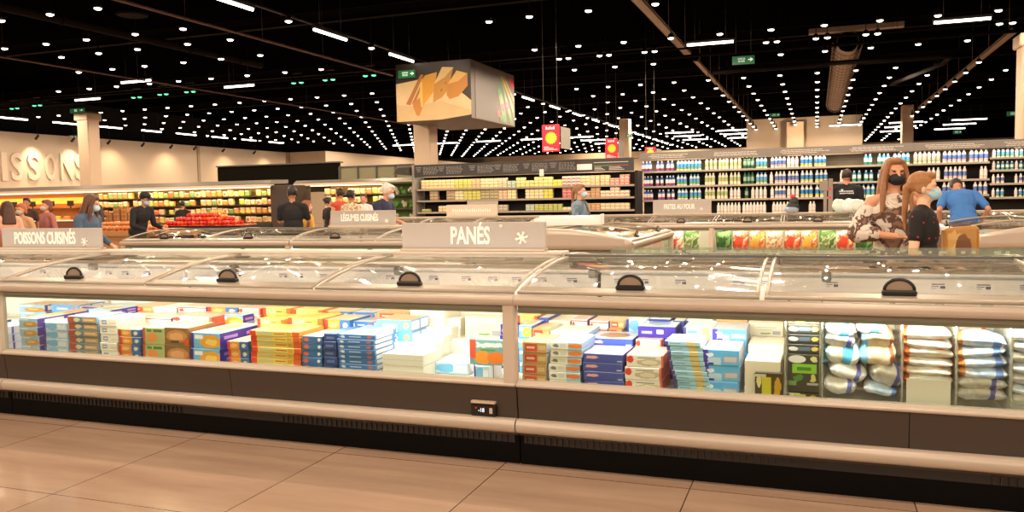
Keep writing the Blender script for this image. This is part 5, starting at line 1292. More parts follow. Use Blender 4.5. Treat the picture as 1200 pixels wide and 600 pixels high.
obj('hanging_rod', MB().tube([(.1, .03, .3), (.1, .03, 1.9)], .01, n=5).tube([(.5, .03, .3), (.5, .03, 1.9)], .01, n=5), BLACK, e)
for i, (a, b, c, d_, y) in enumerate(((82, 98, 126.5, 132.5, 26.5), (902, 914, 132.5, 137, 44), (902, 915, 156, 160, 60), (1117, 1127, 152.5, 157, 50), (1180, 1196, 130, 136, 44), (80, 90, 158, 163, 33), (733, 741, 157, 161, 38))):
    exit_sign('small distant green exit sign, ' + ('beside the capital of the left column', 'above the duct end over the milk shelves', 'low over the milk shelves', 'before the far right bulkhead', 'beside the column at the right edge', 'on the lettered wall beside the column', 'beside the second red poster')[i], a, b, c, d_, y)
# vegetables on the right side of the box
s = obj('side_picture', MB().box(bx1 + .002, by + .3, bz0 + .02, bx1 + .01, by + bd - .02, bz1 - .05), mat('side_picture_grey', '#6b6660', .6, var=.06), t)
def side(n, polys, c, k):
    mb = MB()
    for p in polys: mb.add([(bx1 + .011 + .001 * k, by + u * bd, bz0 + v * h) for u, v in p], [tuple(range(len(p)))])
    obj(n, mb, mat('picture_' + n, c, .5, var=.15, scale=4), s)
side('leaf_stalks', [[(.62, .93), (.66, .93), (.96, .05), (.88, .04)], [(.58, .62), (.66, .66), (.8, .06), (.7, .04)], [(.7, .95), (.74, .93), (.99, .3), (.99, .12)]], '#5c8a40', 1)
side('orange_stalks', [[(.66, .9), (.7, .9), (.97, .35), (.93, .35)], [(.72, .92), (.75, .9), (.99, .52), (.98, .45)]], '#c98a5a', 2)
side('radish', [[(.64, .36), (.72, .4), (.76, .3), (.7, .24)], [(.76, .42), (.83, .46), (.86, .34), (.78, .3)], [(.55, .22), (.62, .26), (.66, .14), (.58, .12)], [(.88, .92), (.97, .94), (.98, .74), (.9, .78)]], '#c8384c', 3)
side('leaf', [[(.56, .6), (.62, .72), (.68, .6), (.6, .5)], [(.62, .14), (.68, .2), (.7, .08), (.62, .04)]], '#3f7a3a', 4)

# ------------------------------------------------------------------ red posters
SUN = mat('poster_yellow', '#f7c52c', .5, 0, '#f7c52c', .35, var=0); RED = mat('poster_red', '#e02438', .5, 0, '#e02438', .35, var=.05); PKW = mat('poster_print', '#ffd8e0', .5, 0, '#ffd8e0', .3, var=0)
def poster(lab, px0, px1, py0, py1, y, rz=0):
    a = at(px0, py1, Y=y); b = at(px1, py0, Y=y); w_, h_ = b.x - a.x, b.z - a.z
    t = thing('hanging_poster', lab, 'poster', ((a.x + b.x) / 2, y, a.z), group=None)
    obj('poster_board', MB().box(-w_ / 2, 0, 0, w_ / 2, .04, h_, c=.004), RED, t)
    pts = []
    for k in range(32):
        r = (w_ * .36) * (1 if k % 2 else .82); an = 2 * PI * k / 32; pts.append((w_ * .03 + r * math.cos(an), h_ * .5 + r * math.sin(an)))
    obj('sun_emblem', MB().extrude(pts, 'y', -.005, 0), SUN, t)
    s = MB()
    for k in range(5): s.box(-w_ * .28 + k * w_ * .11, -.005, h_ * .82, -w_ * .2 + k * w_ * .11, 0, h_ * (.9 if k % 2 else .93))
    for k in range(3): s.box(-w_ * .4, -.005, h_ * (.06 + .05 * k), w_ * (.4 - .25 * k), 0, h_ * (.085 + .05 * k))
    obj('poster_print', s, PKW, t)
    obj('hanging_wire', MB().tube([(-w_ * .4, .02, h_), (-w_ * .4, .02, 7.3 - a.z)], .003, n=4).tube([(w_ * .4, .02, h_), (w_ * .4, .02, 7.3 - a.z)], .003, n=4), GREYM, t)
    obj('poster_board', MB().box(w_ / 2 + .01, .08, .08, w_ / 2 + .03, .9, h_ - .05), GREYM, t)
    return t
poster('nearest red poster with a yellow sun hanging right of the cheese box', 635.5, 655, 145.5, 178, 20)
poster('second red poster with a yellow sun, half behind the charcoal header', 709.5, 723.5, 162, 186, 30)
poster('smallest red poster, low above the left end of the milk shelves', 756, 768, 172, 186, 26)

# ------------------------------------------------------------------ things on and around the freezers
t = thing('paper_crate', 'low white box lying on the crosswise head freezer by the woman in denim', 'box', (-3.05, 10.55, archz(1, 2.0) + .03), .12)
wb = MB().box(-.45, -.15, 0, .42, .15, .012).box(-.45, -.16, 0, .42, -.145, .10, c=.003).box(-.45, .145, 0, .42, .16, .12, c=.003).box(-.46, -.16, 0, -.445, .16, .08, c=.003).box(.41, -.16, 0, .425, .16, .14, c=.003)
obj('box_walls', wb, mat('white_carton', '#f0eeea', .6, var=.02), t)
obj('crumpled_liner', bag_mesh(.5, .28, .1, 5, mat('white_film', '#f6f4f2', .3, bump=.3), 12, 10), None, t, loc=(.1, 0, .02))
# plastic bags on the rear freezer behind the man in black
zC = archz(.95, 1.9) + .04
for i, (px, w_, c, lab) in enumerate(((984, .26, '#c9dccb', 'pale green-tinted plastic bag at the left'), (996, .3, '#e3e2e0', 'rumpled clear-white plastic bag in the middle'), (1005, .22, '#ded8d0', 'small whitish plastic bag at the right'), (1022, .22, '#f2efe6', 'upright white plastic bag left of the black-masked woman'))):
    a = at(px, 240, Y=15.75)
    me = bag_mesh(w_, .2 if i < 3 else .3, .22, 7 + i, mat('film_' + c[1:], c, .25, bump=.5, scale=20), 12, 10, i == 3)
    o = bpy.data.objects.new('plastic_bag', me); COL.objects.link(o); o.location = (a.x, 15.65 - i * .04, zC)
    tag(o, lab + ' on the rear freezer', 'plastic bag')
o = tag(obj('slim_post', MB().box(-.03, -.02, 0, .03, .02, .6, c=.005).box(.05, -.02, 0, .13, .02, .62, c=.005).box(-.1, -.03, .4, .05, .0, .58, c=.01).box(-.1, -.04, -.02, .16, .04, .0, c=.003), [mat('warm_grey_post', '#8f8478', .5)], loc=(at(967, 240, Y=16.2).x, 16.2, zC - .02)), 'slim double post with small red marks on the rear freezer', 'post')
obj('red_mark', MB().box(.065, -.024, .4, .1, -.02, .45).box(.065, -.024, .25, .1, -.02, .3), RED, o)
t = thing('wrapped_bundle', 'small dark bundle with a red top on the rear freezer', 'bundle', (at(929, 243, Y=15.75).x, 15.75, zC))
obj('bundle_body', MB().ell((0, 0, .1), (.11, .07, .1), 10).ell((.02, 0, .2), (.08, .06, .09), 10), mat('dark_bundle', '#2c3230', .6), t)
obj('red_top', MB().ell((0, 0, .29), (.05, .05, .035), 8), RED, t)
obj('pale_base', MB().ell((-.02, -.04, .05), (.13, .07, .06), 8), mat('blue_grey_film', '#98a4b4', .3), t)
# shopping trolleys
def trolley(lab, x, y, rz, bodycol, s_=1):
    t = thing('shopping_trolley', lab, 'trolley', (x, y, 0), rz)
    g = MB()
    for z, a, b in ((.45, .2, .3), (.6, .22, .34), (.75, .24, .38), (.9, .26, .42)):
        g.tube([(-a, -b, z), (a, -b, z), (a, b, z), (-a, b, z), (-a, -b, z)], .006, n=5)
    for k in range(9):
        u = -1 + 2 * k / 8
        g.tube([(u * .2, -.3, .45), (u * .26, -.42, .9)], .004, n=4).tube([(u * .2, .3, .45), (u * .26, .42, .9)], .004, n=4)
        g.tube([(-.2, u * .3, .45), (-.26, u * .42, .9)], .004, n=4).tube([(.2, u * .3, .45), (.26, u * .42, .9)], .004, n=4)
        g.tube([(u * .2, -.3, .45), (u * .2, .3, .45)], .004, n=4)
    obj('basket', g, GREYM, t)
    obj('basket_panel', MB().extrude([(-.3, .55), (.3, .55), (.38, .86), (-.38, .86)], 'x', -.27, -.262), bodycol, t)
    obj('front_panel', MB().box(-.24, .36, .6, .24, .41, .92, c=.01), bodycol, t)
    obj('chassis', MB().tube([(-.2, -.35, .12), (-.2, .4, .12), (-.2, .42, .5)], .014, n=6).tube([(.2, -.35, .12), (.2, .4, .12), (.2, .42, .5)], .014, n=6).tube([(-.2, -.35, .12), (-.2, -.1, .45)], .014, n=6).tube([(.2, -.35, .12), (.2, -.1, .45)], .014, n=6), GREYM, t)
    obj('handle', MB().tube([(-.26, .42, .9), (-.27, .56, 1.0), (.27, .56, 1.0), (.26, .42, .9)], .015, n=6), bodycol, t)
    for sx in (-.2, .2):
        for sy in (-.34, .38):
            obj('wheel', MB().extrude([(sy + .055 * math.cos(2 * PI * k / 12), .055 + .055 * math.sin(2 * PI * k / 12)) for k in range(12)], 'x', sx - .015, sx + .015), BLACK, t)
    return t
REDP = mat('red_trolley_plastic', '#c8261c', .4, var=.05)
tr1 = trolley('red shopping trolley beside the person in black on the left', at(318, 262, Y=12.3).x, 12.3, 1.9, REDP)
tr2 = trolley('red shopping trolley with a curved black rim at the right edge', 3.55, 13.95, 1.25, REDP)
tr3 = trolley('grey shopping trolley holding the printed bag', 1.36, 7.3, -1.4, GREYM)
# printed shopping bag standing in the girl's trolley
pb = printed('printed_paper_bag', '#b98338', [('e', .35, .55, .3, .42, '#d9a95c'), ('e', .35, .6, .16, .26, '#e8c48c'), ('e', .12, .4, .14, .3, '#7a4a1c'), ('e', .7, .5, .14, .34, '#8c7c66'), ('e', .55, .35, .1, .2, '#5f5a3c'), ('e', .85, .3, .12, .3, '#8a5a1c'), ('e', .55, .8, .2, .14, '#7a4c20'), ('e', .3, .1, .3, .1, '#c88a6c')])
a = at(1104, 266, Y=7.3); b = at(1146, 266, Y=7.3)
t = thing('shopping_bag', 'brown and gold printed shopping bag standing in the trolley beside the girl', 'shopping bag', ((a.x + b.x) / 2, 7.3, .47))
hh = a.z - .47
m_ = MB().box(-(b.x - a.x) / 2, -.09, 0, (b.x - a.x) / 2, .09, hh, c=.02, uv=True)
for i_, v in enumerate(m_.v):
    k_ = (v[2] / hh) ; m_.v[i_] = (v[0] + .015 * math.sin(9 * v[2]), v[1] * (1 - .35 * k_), v[2] + .01 * math.sin(20 * v[0]))
obj('bag_body', m_, pb, t)
obj('bag_handle', MB().tube([(-.08, 0, hh - .05), (-.07, 0, hh + .02), (.07, 0, hh + .02), (.08, 0, hh - .05)], .006, n=6), mat('brown_strap', '#6b4a2a', .6), t)
# flowers at the far left
XS = (at(2, 262, Y=8.8).x + at(60, 262, Y=8.8).x) / 2
t = thing('flower_stand', 'low stand holding wrapped bouquets at the left edge', 'stand', (XS, 8.78, 0))
obj('stand_top', MB().box(-.62, -.25, .62, .62, .25, .66, c=.01), WOODT, t)
for sx in (-.55, .55):
    for sy in (-.18, .18): obj('leg', MB().box(sx - .03, sy - .03, 0, sx + .03, sy + .03, .62, c=.005), WOODT, t)
FC = [('#c0408c', 'magenta', '#b07a50'), ('#e8d8d0', 'cream', '#c0a080'), ('#e4c8c0', 'pale pink', '#b98a68'), ('#b46a7c', 'dusky pink', '#b07448'), ('#8c3a48', 'dark red', '#c09070'), ('#d8b4ac', 'rose', '#b98060')]
for i, (c, nme, wr) in enumerate((FC[0], FC[1], FC[3], FC[4])):
    px = (4, 23, 42, 61)[i]; a = at(px, 262, Y=8.8)
    b_ = thing('bouquet', nme + ' flowers in a brown paper wrap, %s bouquet from the left' % ORD[i], 'bouquet', (a.x, 8.85, .66))
    s = MB()
    vs = []
    for k in range(14):
        an = 2 * PI * k / 14
        vs += [(.05 * math.cos(an), .05 * math.sin(an), 0), ((.115 + .015 * (k % 2)) * math.cos(an), (.115 + .015 * (k % 2)) * math.sin(an), .42 + .04 * (k % 2))]
    s.add(vs, [(2 * k, 2 * ((k + 1) % 14), 2 * ((k + 1) % 14) + 1, 2 * k + 1) for k in range(14)] + [tuple(range(0, 28, 2))])
    obj('paper_wrap', s, mat('wrap_' + wr[1:], wr, .6, var=.15), b_)
    s = MB()
    for k in range(14):
        an = k * 2.4; r = .024 * math.sqrt(k)
        s.ell((r * math.cos(an), r * math.sin(an), .44 + .03 * (k % 3) - r * .3), (.04, .04, .035), 8)
    obj('blossoms', s, mat('blossom_' + c[1:], c, .6, var=.2, scale=20), b_)
# ------------------------------------------------------------------ people
def cap_(mb, p0, p1, r0, r1, n=10, sy=1.0):
    """tapered limb with round ends"""
    p0, p1 = Vector(p0), Vector(p1)
    mb.tube([p0, p1], [r0, r1], n=n); mb.ell(p0, (r0, r0, r0), n); mb.ell(p1, (r1, r1, r1), n)

def melt(mb, vox, name, m, smooth=3, factor=.5):
    """weld overlapping shapes into one continuous skin"""
    me = mb.mesh(name, m); o = bpy.data.objects.new('tmp', me); COL.objects.link(o)
    r = o.modifiers.new('r', 'REMESH'); r.mode = 'VOXEL'; r.voxel_size = vox; r.use_smooth_shade = True
    if smooth:
        s = o.modifiers.new('s', 'SMOOTH'); s.iterations = smooth; s.factor = factor
    bpy.context.view_layer.update()
    out = bpy.data.meshes.new_from_object(o.evaluated_get(bpy.context.evaluated_depsgraph_get()))
    bpy.data.objects.remove(o)
    out.name = name
    if not out.materials: out.materials.append(m)
    return out

def lerp(a, b, t): return Vector(a) * (1 - t) + Vector(b) * t

ARMS = {'down': (((.235, .02, 1.13), (.25, -.05, .90)),) * 2,
        'forward': (((.24, -.06, 1.14), (.17, -.30, 1.08)),) * 2,
        'low': (((.23, -.03, 1.13), (.16, -.22, .98)),) * 2}

def person(lab, x, y, face, H, skin='#d8a584', hair='#3a2418', hairstyle='short', shirt='#222222', shirtmat=None, sleeve='short', pants='#2b2b33', mask=None, hat=None,
           arms='down', lean=0., headturn=0., headtilt=0., vox=.014, slim=1.0, extra=None, bareshoulder=False, group=None, shoes='#222222', vest=None):
    """face: heading in degrees, 0 = towards the camera side (-y), 90 = towards +x"""
    S = H / 1.72
    t = thing('person', lab, 'person', (x, y, 0), math.radians(face), group)
    sk = mat('skin_' + skin[1:], skin, .5, 0, var=.05, scale=12)
    pel = Vector((0, 0, .93))
    RL = Matrix.Rotation(math.radians(lean), 3, 'X')      # leaning forward (towards -y)
    def T(p):
        p = Vector(p)
        if p.z > .9: p = pel + RL @ (p - pel)
        return p
    neckb = Vector((0, .012, 1.43))
    RH = Matrix.Rotation(math.radians(headturn), 3, 'Z') @ Matrix.Rotation(math.radians(headtilt), 3, 'X')
    def Th(p): return T(neckb + RH @ (Vector(p) - neckb))
    def sc(mb): mb.v = [(a * S, b * S, c * S) for a, b, c in mb.v]; return mb
    rotT = RL; rotH = RL @ RH
    w = slim
    def torso(mb, g=0.0, low=.84, sh=True):
        mb.ell(T((0, .0, 1.27)), (.155 * w + g, .10 * w + g, .19), 14, rot=rotT)
        mb.ell(T((0, .0, 1.08)), (.135 * w + g, .095 * w + g, .18), 14, rot=rotT)
        mb.ell(T((0, .01, .95)), (.16 * w + g, .11 * w + g, .13), 14, rot=rotT)
        if sh:
            for s in (-1, 1):
                cap_(mb, T((s * .03, .01, 1.415)), T((s * .165 * w, .012, 1.375)), .05 + g, .052 + g)
    A_ = ARMS[arms] if isinstance(arms, str) else arms
    if len(A_) == 2 and not isinstance(A_[0][0], (tuple, list)): A_ = (A_, A_)
    el = {}; wr = {}
    for i, s in ((0, -1), (1, 1)):
        e, q = A_[i]
        e = Vector(e); q = Vector(q)
        if isinstance(arms, str): e.x *= s; q.x *= s
        el[s], wr[s] = T(e), T(q)
    b = MB()
    torso(b)
    cap_(b, T((0, .012, 1.40)), Th((0, .0, 1.52)), .052, .047)
    # head
    b.ell(Th((0, .012, 1.615)), (.073, .092, .098), 16, rot=rotH)
    b.ell(Th((0, -.022, 1.56)), (.058, .066, .075), 14, rot=rotH)
    b.ell(Th((0, -.052, 1.515)), (.026, .024, .02), 8, rot=rotH)
    cap_(b, Th((0, -.083, 1.61)), Th((0, -.103, 1.575)), .009, .015, 8)
    for s in (-1, 1):
        b.ell(Th((s * .074, .01, 1.585)), (.012, .02, .032), 8, rot=rotH)
        b.ell(Th((s * .03, -.073, 1.628)), (.026, .012, .008), 8, rot=rotH)
        sh = T((s * .175 * w, .012, 1.365))
        cap_(b, sh, el[s], .045, .036); cap_(b, el[s], wr[s], .036, .025)
        d = (wr[s] - el[s]).normalized(); side = d.cross(Vector((0, 0, 1)));
        side = side.normalized() if side.length > .1 else Vector((0, 1, 0))
        # the palm hangs from the wrist, fingers fan out and curl
        pc = wr[s] + d * .045
        nrm = d.cross(side).normalized()
        wide = side if abs(d.z) > .6 or True else nrm
        Mx = Matrix((wide, d, nrm)).transposed()
        b.ell(pc, (.036, .052, .017), 10, rot=Mx)
        for k, (off, ln) in enumerate(((-.028, .062), (-.009, .075), (.010, .070), (.028, .055))):
            p0 = wr[s] + d * .085 + wide * off; p1 = p0 + d * ln * .5 + nrm * .006 * (1 if nrm.z < 0 else -1); p2 = p1 + d * ln * .38 + nrm * .022 * (1 if nrm.z < 0 else -1)
            cap_(b, p0, p1, .0098, .0088, 6); cap_(b, p1, p2, .0088, .0075, 6)
        th = wr[s] + d * .03 - wide * .03 * s; cap_(b, th, th + d * .03 - wide * .028 * s, .012, .0105, 6); cap_(b, th + d * .03 - wide * .028 * s, th + d * .058 - wide * .03 * s, .0105, .0085, 6)
        # legs
        hip = Vector((s * .085 * w, .01, .9)); kn = Vector((s * .095, -.01, .49)); an = Vector((s * .095, .03, .09))
        cap_(b, hip, kn, .082 * w, .055); cap_(b, kn, an, .055, .037); cap_(b, an, an + Vector((0, -.13, -.05)), .036, .028)
    bodym = melt(sc(b), vox, 'body', sk); ob = obj('body', bodym, None, t)
    # shirt
    sm = shirtmat or mat('cloth_' + shirt[1:], shirt, .8, 0, var=.1, scale=6)
    s_ = MB(); torso(s_, .014, sh=not bareshoulder)
    if bareshoulder:
        for q in (-1, 1): cap_(s_, T((q * .10, -.02, 1.33)), T((q * .15, -.0, 1.27)), .05, .06)
    for q in (-1, 1):
        sh = T((q * .175 * w, .012, 1.365)); 
        if sleeve == 'short': e_ = lerp(sh, el[q], .72); cap_(s_, sh, e_, .062, .056)
        elif sleeve == 'cap': cap_(s_, sh, lerp(sh, el[q], .5), .06, .056)
        elif sleeve == 'long': cap_(s_, sh, el[q], .062, .052); cap_(s_, el[q], lerp(el[q], wr[q], .9), .052, .038)
        elif sleeve == 'loose': a_ = lerp(sh, el[q], .3); cap_(s_, a_, el[q], .07, .085); cap_(s_, el[q], lerp(el[q], wr[q], .45), .085, .06)
    s_.ell(T((0, .0, .9)), (.165 * w + .012, .115 * w + .012, .09), 14, rot=rotT)
    obj('shirt', melt(sc(s_), vox, 'shirt', sm), None, t)
    # trousers
    p_ = MB()
    p_.ell((0, .01, .92), (.163 * w + .006, .115 * w + .006, .11), 14)
    for q in (-1, 1):
        cap_(p_, (q * .085 * w, .01, .88), (q * .095, -.01, .49), .094 * w, .068); cap_(p_, (q * .095, -.01, .49), (q * .095, .03, .13), .068, .052)
    obj('trousers', melt(sc(p_), max(vox, .014), 'trousers', mat('trouser_' + pants[1:], pants, .8, var=.1)), None, t)
    f_ = MB()
    for q in (-1, 1): f_.ell((q * .095, -.03, .035), (.045, .125, .05), 10).box(q * .095 - .042, -.145, 0, q * .095 + .042, .085, .02, c=.005)
    obj('shoes', sc(f_), mat('shoe_' + shoes[1:], shoes, .6), t)
    # eyes
    e_ = MB(); 
    for q in (-1, 1): e_.ell(Th((q * .029, -.083, 1.612)), (.012, .006, .006), 8, rot=rotH)
    obj('eyes', sc(e_), mat('eye_dark', '#221a18', .2), t)
    # hair
    hm = mat('hair_' + hair[1:], hair, .55, 0, var=.35, scale=30)
    h = MB()
    if hairstyle != 'bald':
        h.ell(Th((0, .028, 1.637)), (.083, .098, .092), 14, rot=rotH)
        h.ell(Th((0, -.03, 1.69)), (.06, .055, .032), 10, rot=rotH)
        for s in (-1, 1): h.ell(Th((s * .066, .025, 1.60)), (.017, .045, .05), 8, rot=rotH)
    if hairstyle == 'long':
        for k in range(13):
            an = PI * (.02 + .96 * k / 12); cx_, cy_ = math.cos(an), math.sin(an)
            cap_(h, Th((.07 * cx_, .03 + .06 * cy_, 1.62)), Th((.09 * cx_, .03 + .075 * cy_, 1.47)), .026, .03)
            cap_(h, Th((.09 * cx_, .03 + .075 * cy_, 1.47)), T((.115 * cx_, .02 + .105 * cy_, 1.30)), .03, .022)
        for s in (-1, 1):
            cap_(h, Th((s * .055, -.035, 1.68)), Th((s * .083, -.035, 1.58)), .022, .022); cap_(h, Th((s * .083, -.035, 1.58)), Th((s * .10, -.05, 1.46)), .022, .026); cap_(h, Th((s * .10, -.05, 1.46)), T((s * .11, -.085, 1.30)), .026, .016)
    if hairstyle == 'bun': h.ell(Th((0, .12, 1.66)), (.04, .04, .04), 10)
    if hairstyle == 'bob':
        for k in range(11):
            an = PI * (.0 + 1.0 * k / 10); cap_(h, Th((.07 * math.cos(an), .03 + .06 * math.sin(an), 1.62)), Th((.078 * math.cos(an), .025 + .065 * math.sin(an), 1.53)), .026, .022)
    if hairstyle == 'tail':
        h.ell(Th((0, .115, 1.60)), (.035, .04, .035), 10); cap_(h, Th((0, .12, 1.6)), T((.0, .14, 1.40)), .032, .02)
        cap_(h, T((0.0, .14, 1.40)), T((0, .13, 1.28)), .02, .012)
    if h.v: obj('hair', melt(sc(h), vox * .8, 'hair', hm, 2), None, t)
    if mask:
        k_ = MB(); k_.ell(Th((0, -.055, 1.552)), (.06, .067, .05), 16, rot=rotH)
        mo = obj('face_mask', sc(k_), mat('mask_' + mask[1:], mask, .7, var=.03), t)
        l_ = MB()
        for s in (-1, 1):
            l_.tube([Th((s * .05, -.07, 1.575)), Th((s * .08, .0, 1.60)), Th((s * .083, .02, 1.575)), Th((s * .055, -.05, 1.53))], .003, n=5)
        obj('ear_loop', sc(l_), mat('mask_' + mask[1:], mask, .7), mo)
    if hat:
        k_ = MB(); k_.ell(Th((0, .015, 1.675)), (.088, .103, .07), 14, rot=rotH)
        k_.add([Th(p) for p in ((-.07, -.07, 1.665), (.07, -.07, 1.665), (.05, -.165, 1.65), (-.05, -.165, 1.65), (-.07, -.07, 1.655), (.07, -.07, 1.655), (.05, -.165, 1.64), (-.05, -.165, 1.64))],
               [(0, 1, 2, 3), (4, 7, 6, 5), (0, 3, 7, 4), (1, 5, 6, 2), (2, 6, 7, 3), (0, 4, 5, 1)])
        obj('cap', sc(k_), mat('cap_' + hat[1:], hat, .7), t)
    if extra: extra(t, T, Th, S, wr, el)
    return t

def patterned(name, base, blob, sc_, thr=.5, detail=1.0, c3=None):
    m = bpy.data.materials.new(name); m.use_nodes = True; nt = m.node_tree; N = nt.nodes; L = nt.links; p = N['Principled BSDF']; p.inputs['Roughness'].default_value = .8
    tc = N.new('ShaderNodeTexCoord'); nz = N.new('ShaderNodeTexNoise'); nz.inputs['Scale'].default_value = sc_; nz.inputs['Detail'].default_value = detail; nz.inputs['Distortion'].default_value = .6
    L.new(tc.outputs['Object'], nz.inputs['Vector'])
    cr = N.new('ShaderNodeValToRGB'); e = cr.color_ramp.elements; e[0].position = thr; e[0].color = lin(base); e[1].position = thr + .06; e[1].color = lin(blob)
    if c3: q = e.new(thr - .12); q.color = lin(c3); q2 = e.new(thr - .06); q2.color = lin(base)
    L.new(nz.outputs['Fac'], cr.inputs[0]); L.new(cr.outputs[0], p.inputs['Base Color'])
    return m
def spotted(name, base, dots, sc_):
    m = bpy.data.materials.new(name); m.use_nodes = True; nt = m.node_tree; N = nt.nodes; L = nt.links; p = N['Principled BSDF']; p.inputs['Roughness'].default_value = .8
    tc = N.new('ShaderNodeTexCoord'); v = N.new('ShaderNodeTexVoronoi'); v.inputs['Scale'].default_value = sc_; L.new(tc.outputs['Object'], v.inputs['Vector'])
    lt = N.new('ShaderNodeMath'); lt.operation = 'LESS_THAN'; lt.inputs[1].default_value = .17; L.new(v.outputs['Distance'], lt.inputs[0])
    mx = N.new('ShaderNodeMix'); mx.data_type = 'RGBA'; mx.inputs[6].default_value = lin(base); mx.inputs[7].default_value = lin(dots); L.new(lt.outputs[0], mx.inputs[0]); L.new(mx.outputs[2], p.inputs['Base Color'])
    return m

# the two women walking past behind the front freezer
BL = patterned('brown_white_blouse', '#5e4034', '#ddd0c0', 11, .5, 2.5, '#8f6f5a')
person('person in black mask and brown-white off-shoulder blouse, arm around the girl', .58, 7.3, 12, 1.76, '#d99c78', '#946540', 'long', shirtmat=BL, sleeve='loose', pants='#3a3a44', mask='#171518',
       arms=(((-.27, -.02, 1.14), (-.05, -.23, 1.12)), ((.25, -.06, 1.15), (.20, -.22, 1.20))), headturn=4, vox=.009, bareshoulder=True)
DOT = spotted('black_shirt_red_marks', '#17120f', '#a8323c', 24)
person('person with blue mask and black shirt with small red marks, walking right', .73, 6.66, 72, 1.63, '#e8b896', '#a06c40', 'tail', shirtmat=DOT, sleeve='cap', pants='#2a2a30', mask='#a9cfe0',
       arms=(((-.20, .03, 1.11), (-.16, -.17, .98)), ((.21, .03, 1.11), (.17, -.18, 1.0))), headturn=12, vox=.009, slim=.95)
# man in blue bending over the rear freezer, back to us
person('person in a bright blue t-shirt bending over the rear freezer, back to the camera', 2.05, 13.75, 188, 1.84, '#c48a68', '#2c221c', 'short', '#3f76bc', sleeve='short', pants='#5a463a', lean=32, headtilt=30,
       arms=(((-.31, .06, 1.12), (-.26, -.2, 1.02)), ((.31, .06, 1.12), (.26, -.2, 1.02))), vox=.013, slim=1.2)
# man in black with white print on his back
def backprint(t, T, Th, S, wr, el):
    s = MB()
    for k, (z, a) in enumerate(((1.33, -.11), (1.295, -.12))):
        x = a
        while x < .1: q = random.uniform(.012, .03); s.box(x, .128, z, x + q, .1315, z + .02 ); x += q + .007
    s.box(.05, .128, 1.35, .085, .1315, 1.375)
    s.v = [(a * S, b * S, c * S) for a, b, c in s.v]
    obj('back_print', s, mat('white_shirt_print', '#e6e4e0', .7), t)
person('person in black shirt with white print, back to camera, by the milk shelves', at(992, 240, Y=17.4).x, 17.4, 176, 1.93, '#cc8c6c', '#33241c', 'short', '#13151c', sleeve='short', pants='#20222a', vox=.013, slim=1.25, extra=backprint)
# woman in denim
def strap(t, T, Th, S, wr, el):
    s = MB().tube([Vector(p) * S for p in ((.0, -.07, 1.46), (-.07, .0, 1.46), (-.12, .13, 1.25), (-.13, .14, 1.0))], .012, n=6).tube([Vector(p) * S for p in ((.0, -.07, 1.46), (.05, -.14, 1.25), (.03, -.14, 1.0))], .012, n=6)
    obj('bag_strap', s, mat('brown_bag_strap', '#5c4c44', .6), t)
person('person in a light denim jacket and blue mask walking right before the chilled shelves', -3.52, 12.75, 78, 1.70, '#d6a284', '#8a6446', 'tail', shirtmat=patterned('denim', '#7d8f9e', '#5d7488', 6, .5, 3), sleeve='long', pants='#3a4250', mask='#b9d4e2', arms='low', headturn=10, vox=.012, extra=strap)
# older man leaning on the freezer
person('person with white hair, navy jacket and blue mask behind the vegetable sign', at(443, 240, Y=12.0).x, 12.0, 88, 1.80, '#d99878', '#cfc4bc', 'short', '#232848', sleeve='short', pants='#3a3530', mask='#b4d0e4', lean=14,
       arms=(((-.22, -.12, 1.16), (-.05, -.36, 1.13)), ((.26, -.08, 1.15), (.26, -.34, 1.13))), headturn=18, headtilt=8, vox=.012, slim=1.2)
# group in front of the produce hall
person('person in a black top with a trolley at the left of the child in yellow', at(343, 240, Y=11.9).x, 11.9, 200, 1.77, '#b07a5c', '#1c1410', 'short', '#100e10', sleeve='short', pants='#181818', arms='forward', headturn=30, vox=.014, slim=1.15)
person('person with auburn hair in a yellow top, smallest of the group beside the vegetable sign', at(360, 240, Y=12.6).x, 12.6, 150, 1.53, '#d8a080', '#8a5230', 'bob', '#d9a53a', sleeve='short', pants='#4a3a30', vox=.014, slim=.9)
person('person in a dark top with a hair bun, left of the person in red', at(385, 240, Y=17).x, 17, 150, 1.60, '#b88868', '#1e1410', 'bun', '#14100f', sleeve='short', pants='#222222', vox=.016)
person('person in a rust-red sleeveless shirt facing left', at(398, 240, Y=15).x, 15, 255, 1.77, '#c48860', '#2a1c14', 'short', '#b4452c', sleeve='none', pants='#33302c', vox=.016)
person('person in a patterned cream shirt with dark hair, back to the camera', at(412, 240, Y=14.2).x, 14.2, 170, 1.72, '#a87858', '#17110e', 'short', shirtmat=patterned('cream_pattern', '#d8c4a4', '#8a7458', 30, .52, 2), sleeve='short', pants='#33302c', vox=.016, slim=1.1)
person('person in a white shirt half hidden behind the white-haired one', at(426, 240, Y=18).x, 18, 20, 1.68, '#c08c6c', '#3a281c', 'short', '#d8d4d0', sleeve='short', pants='#33302c', vox=.016)
person('person in black cap, blue mask and black top beside the orange vegetables', at(160, 240, Y=12.6).x, 12.6, 85, 1.78, '#c08868', '#1c1512', 'short', '#131419', sleeve='long', pants='#77703a', mask='#a9c6de', hat='#121216', lean=20,
       arms=(((-.25, -.10, 1.13), (-.14, -.36, 1.12)), ((.25, -.08, 1.13), (.2, -.38, 1.16))), vox=.012, slim=1.1, headturn=8)
person('small dark-haired person in black between the produce shelves and the tomatoes', at(214, 240, Y=19).x, 19, 200, 1.60, '#b88868', '#1a120e', 'short', '#171314', sleeve='long', pants='#222222', vox=.018)
person('person with long brown hair and slate blue top above the fish sign', at(93, 240, Y=8.6).x, 8.6, 105, 1.68, '#d8a080', '#5c3a26', 'long', '#4a5f78', sleeve='long', pants='#33302c', mask='#b4d4e6', lean=16, arms='forward', vox=.012, slim=1.25, headturn=10)
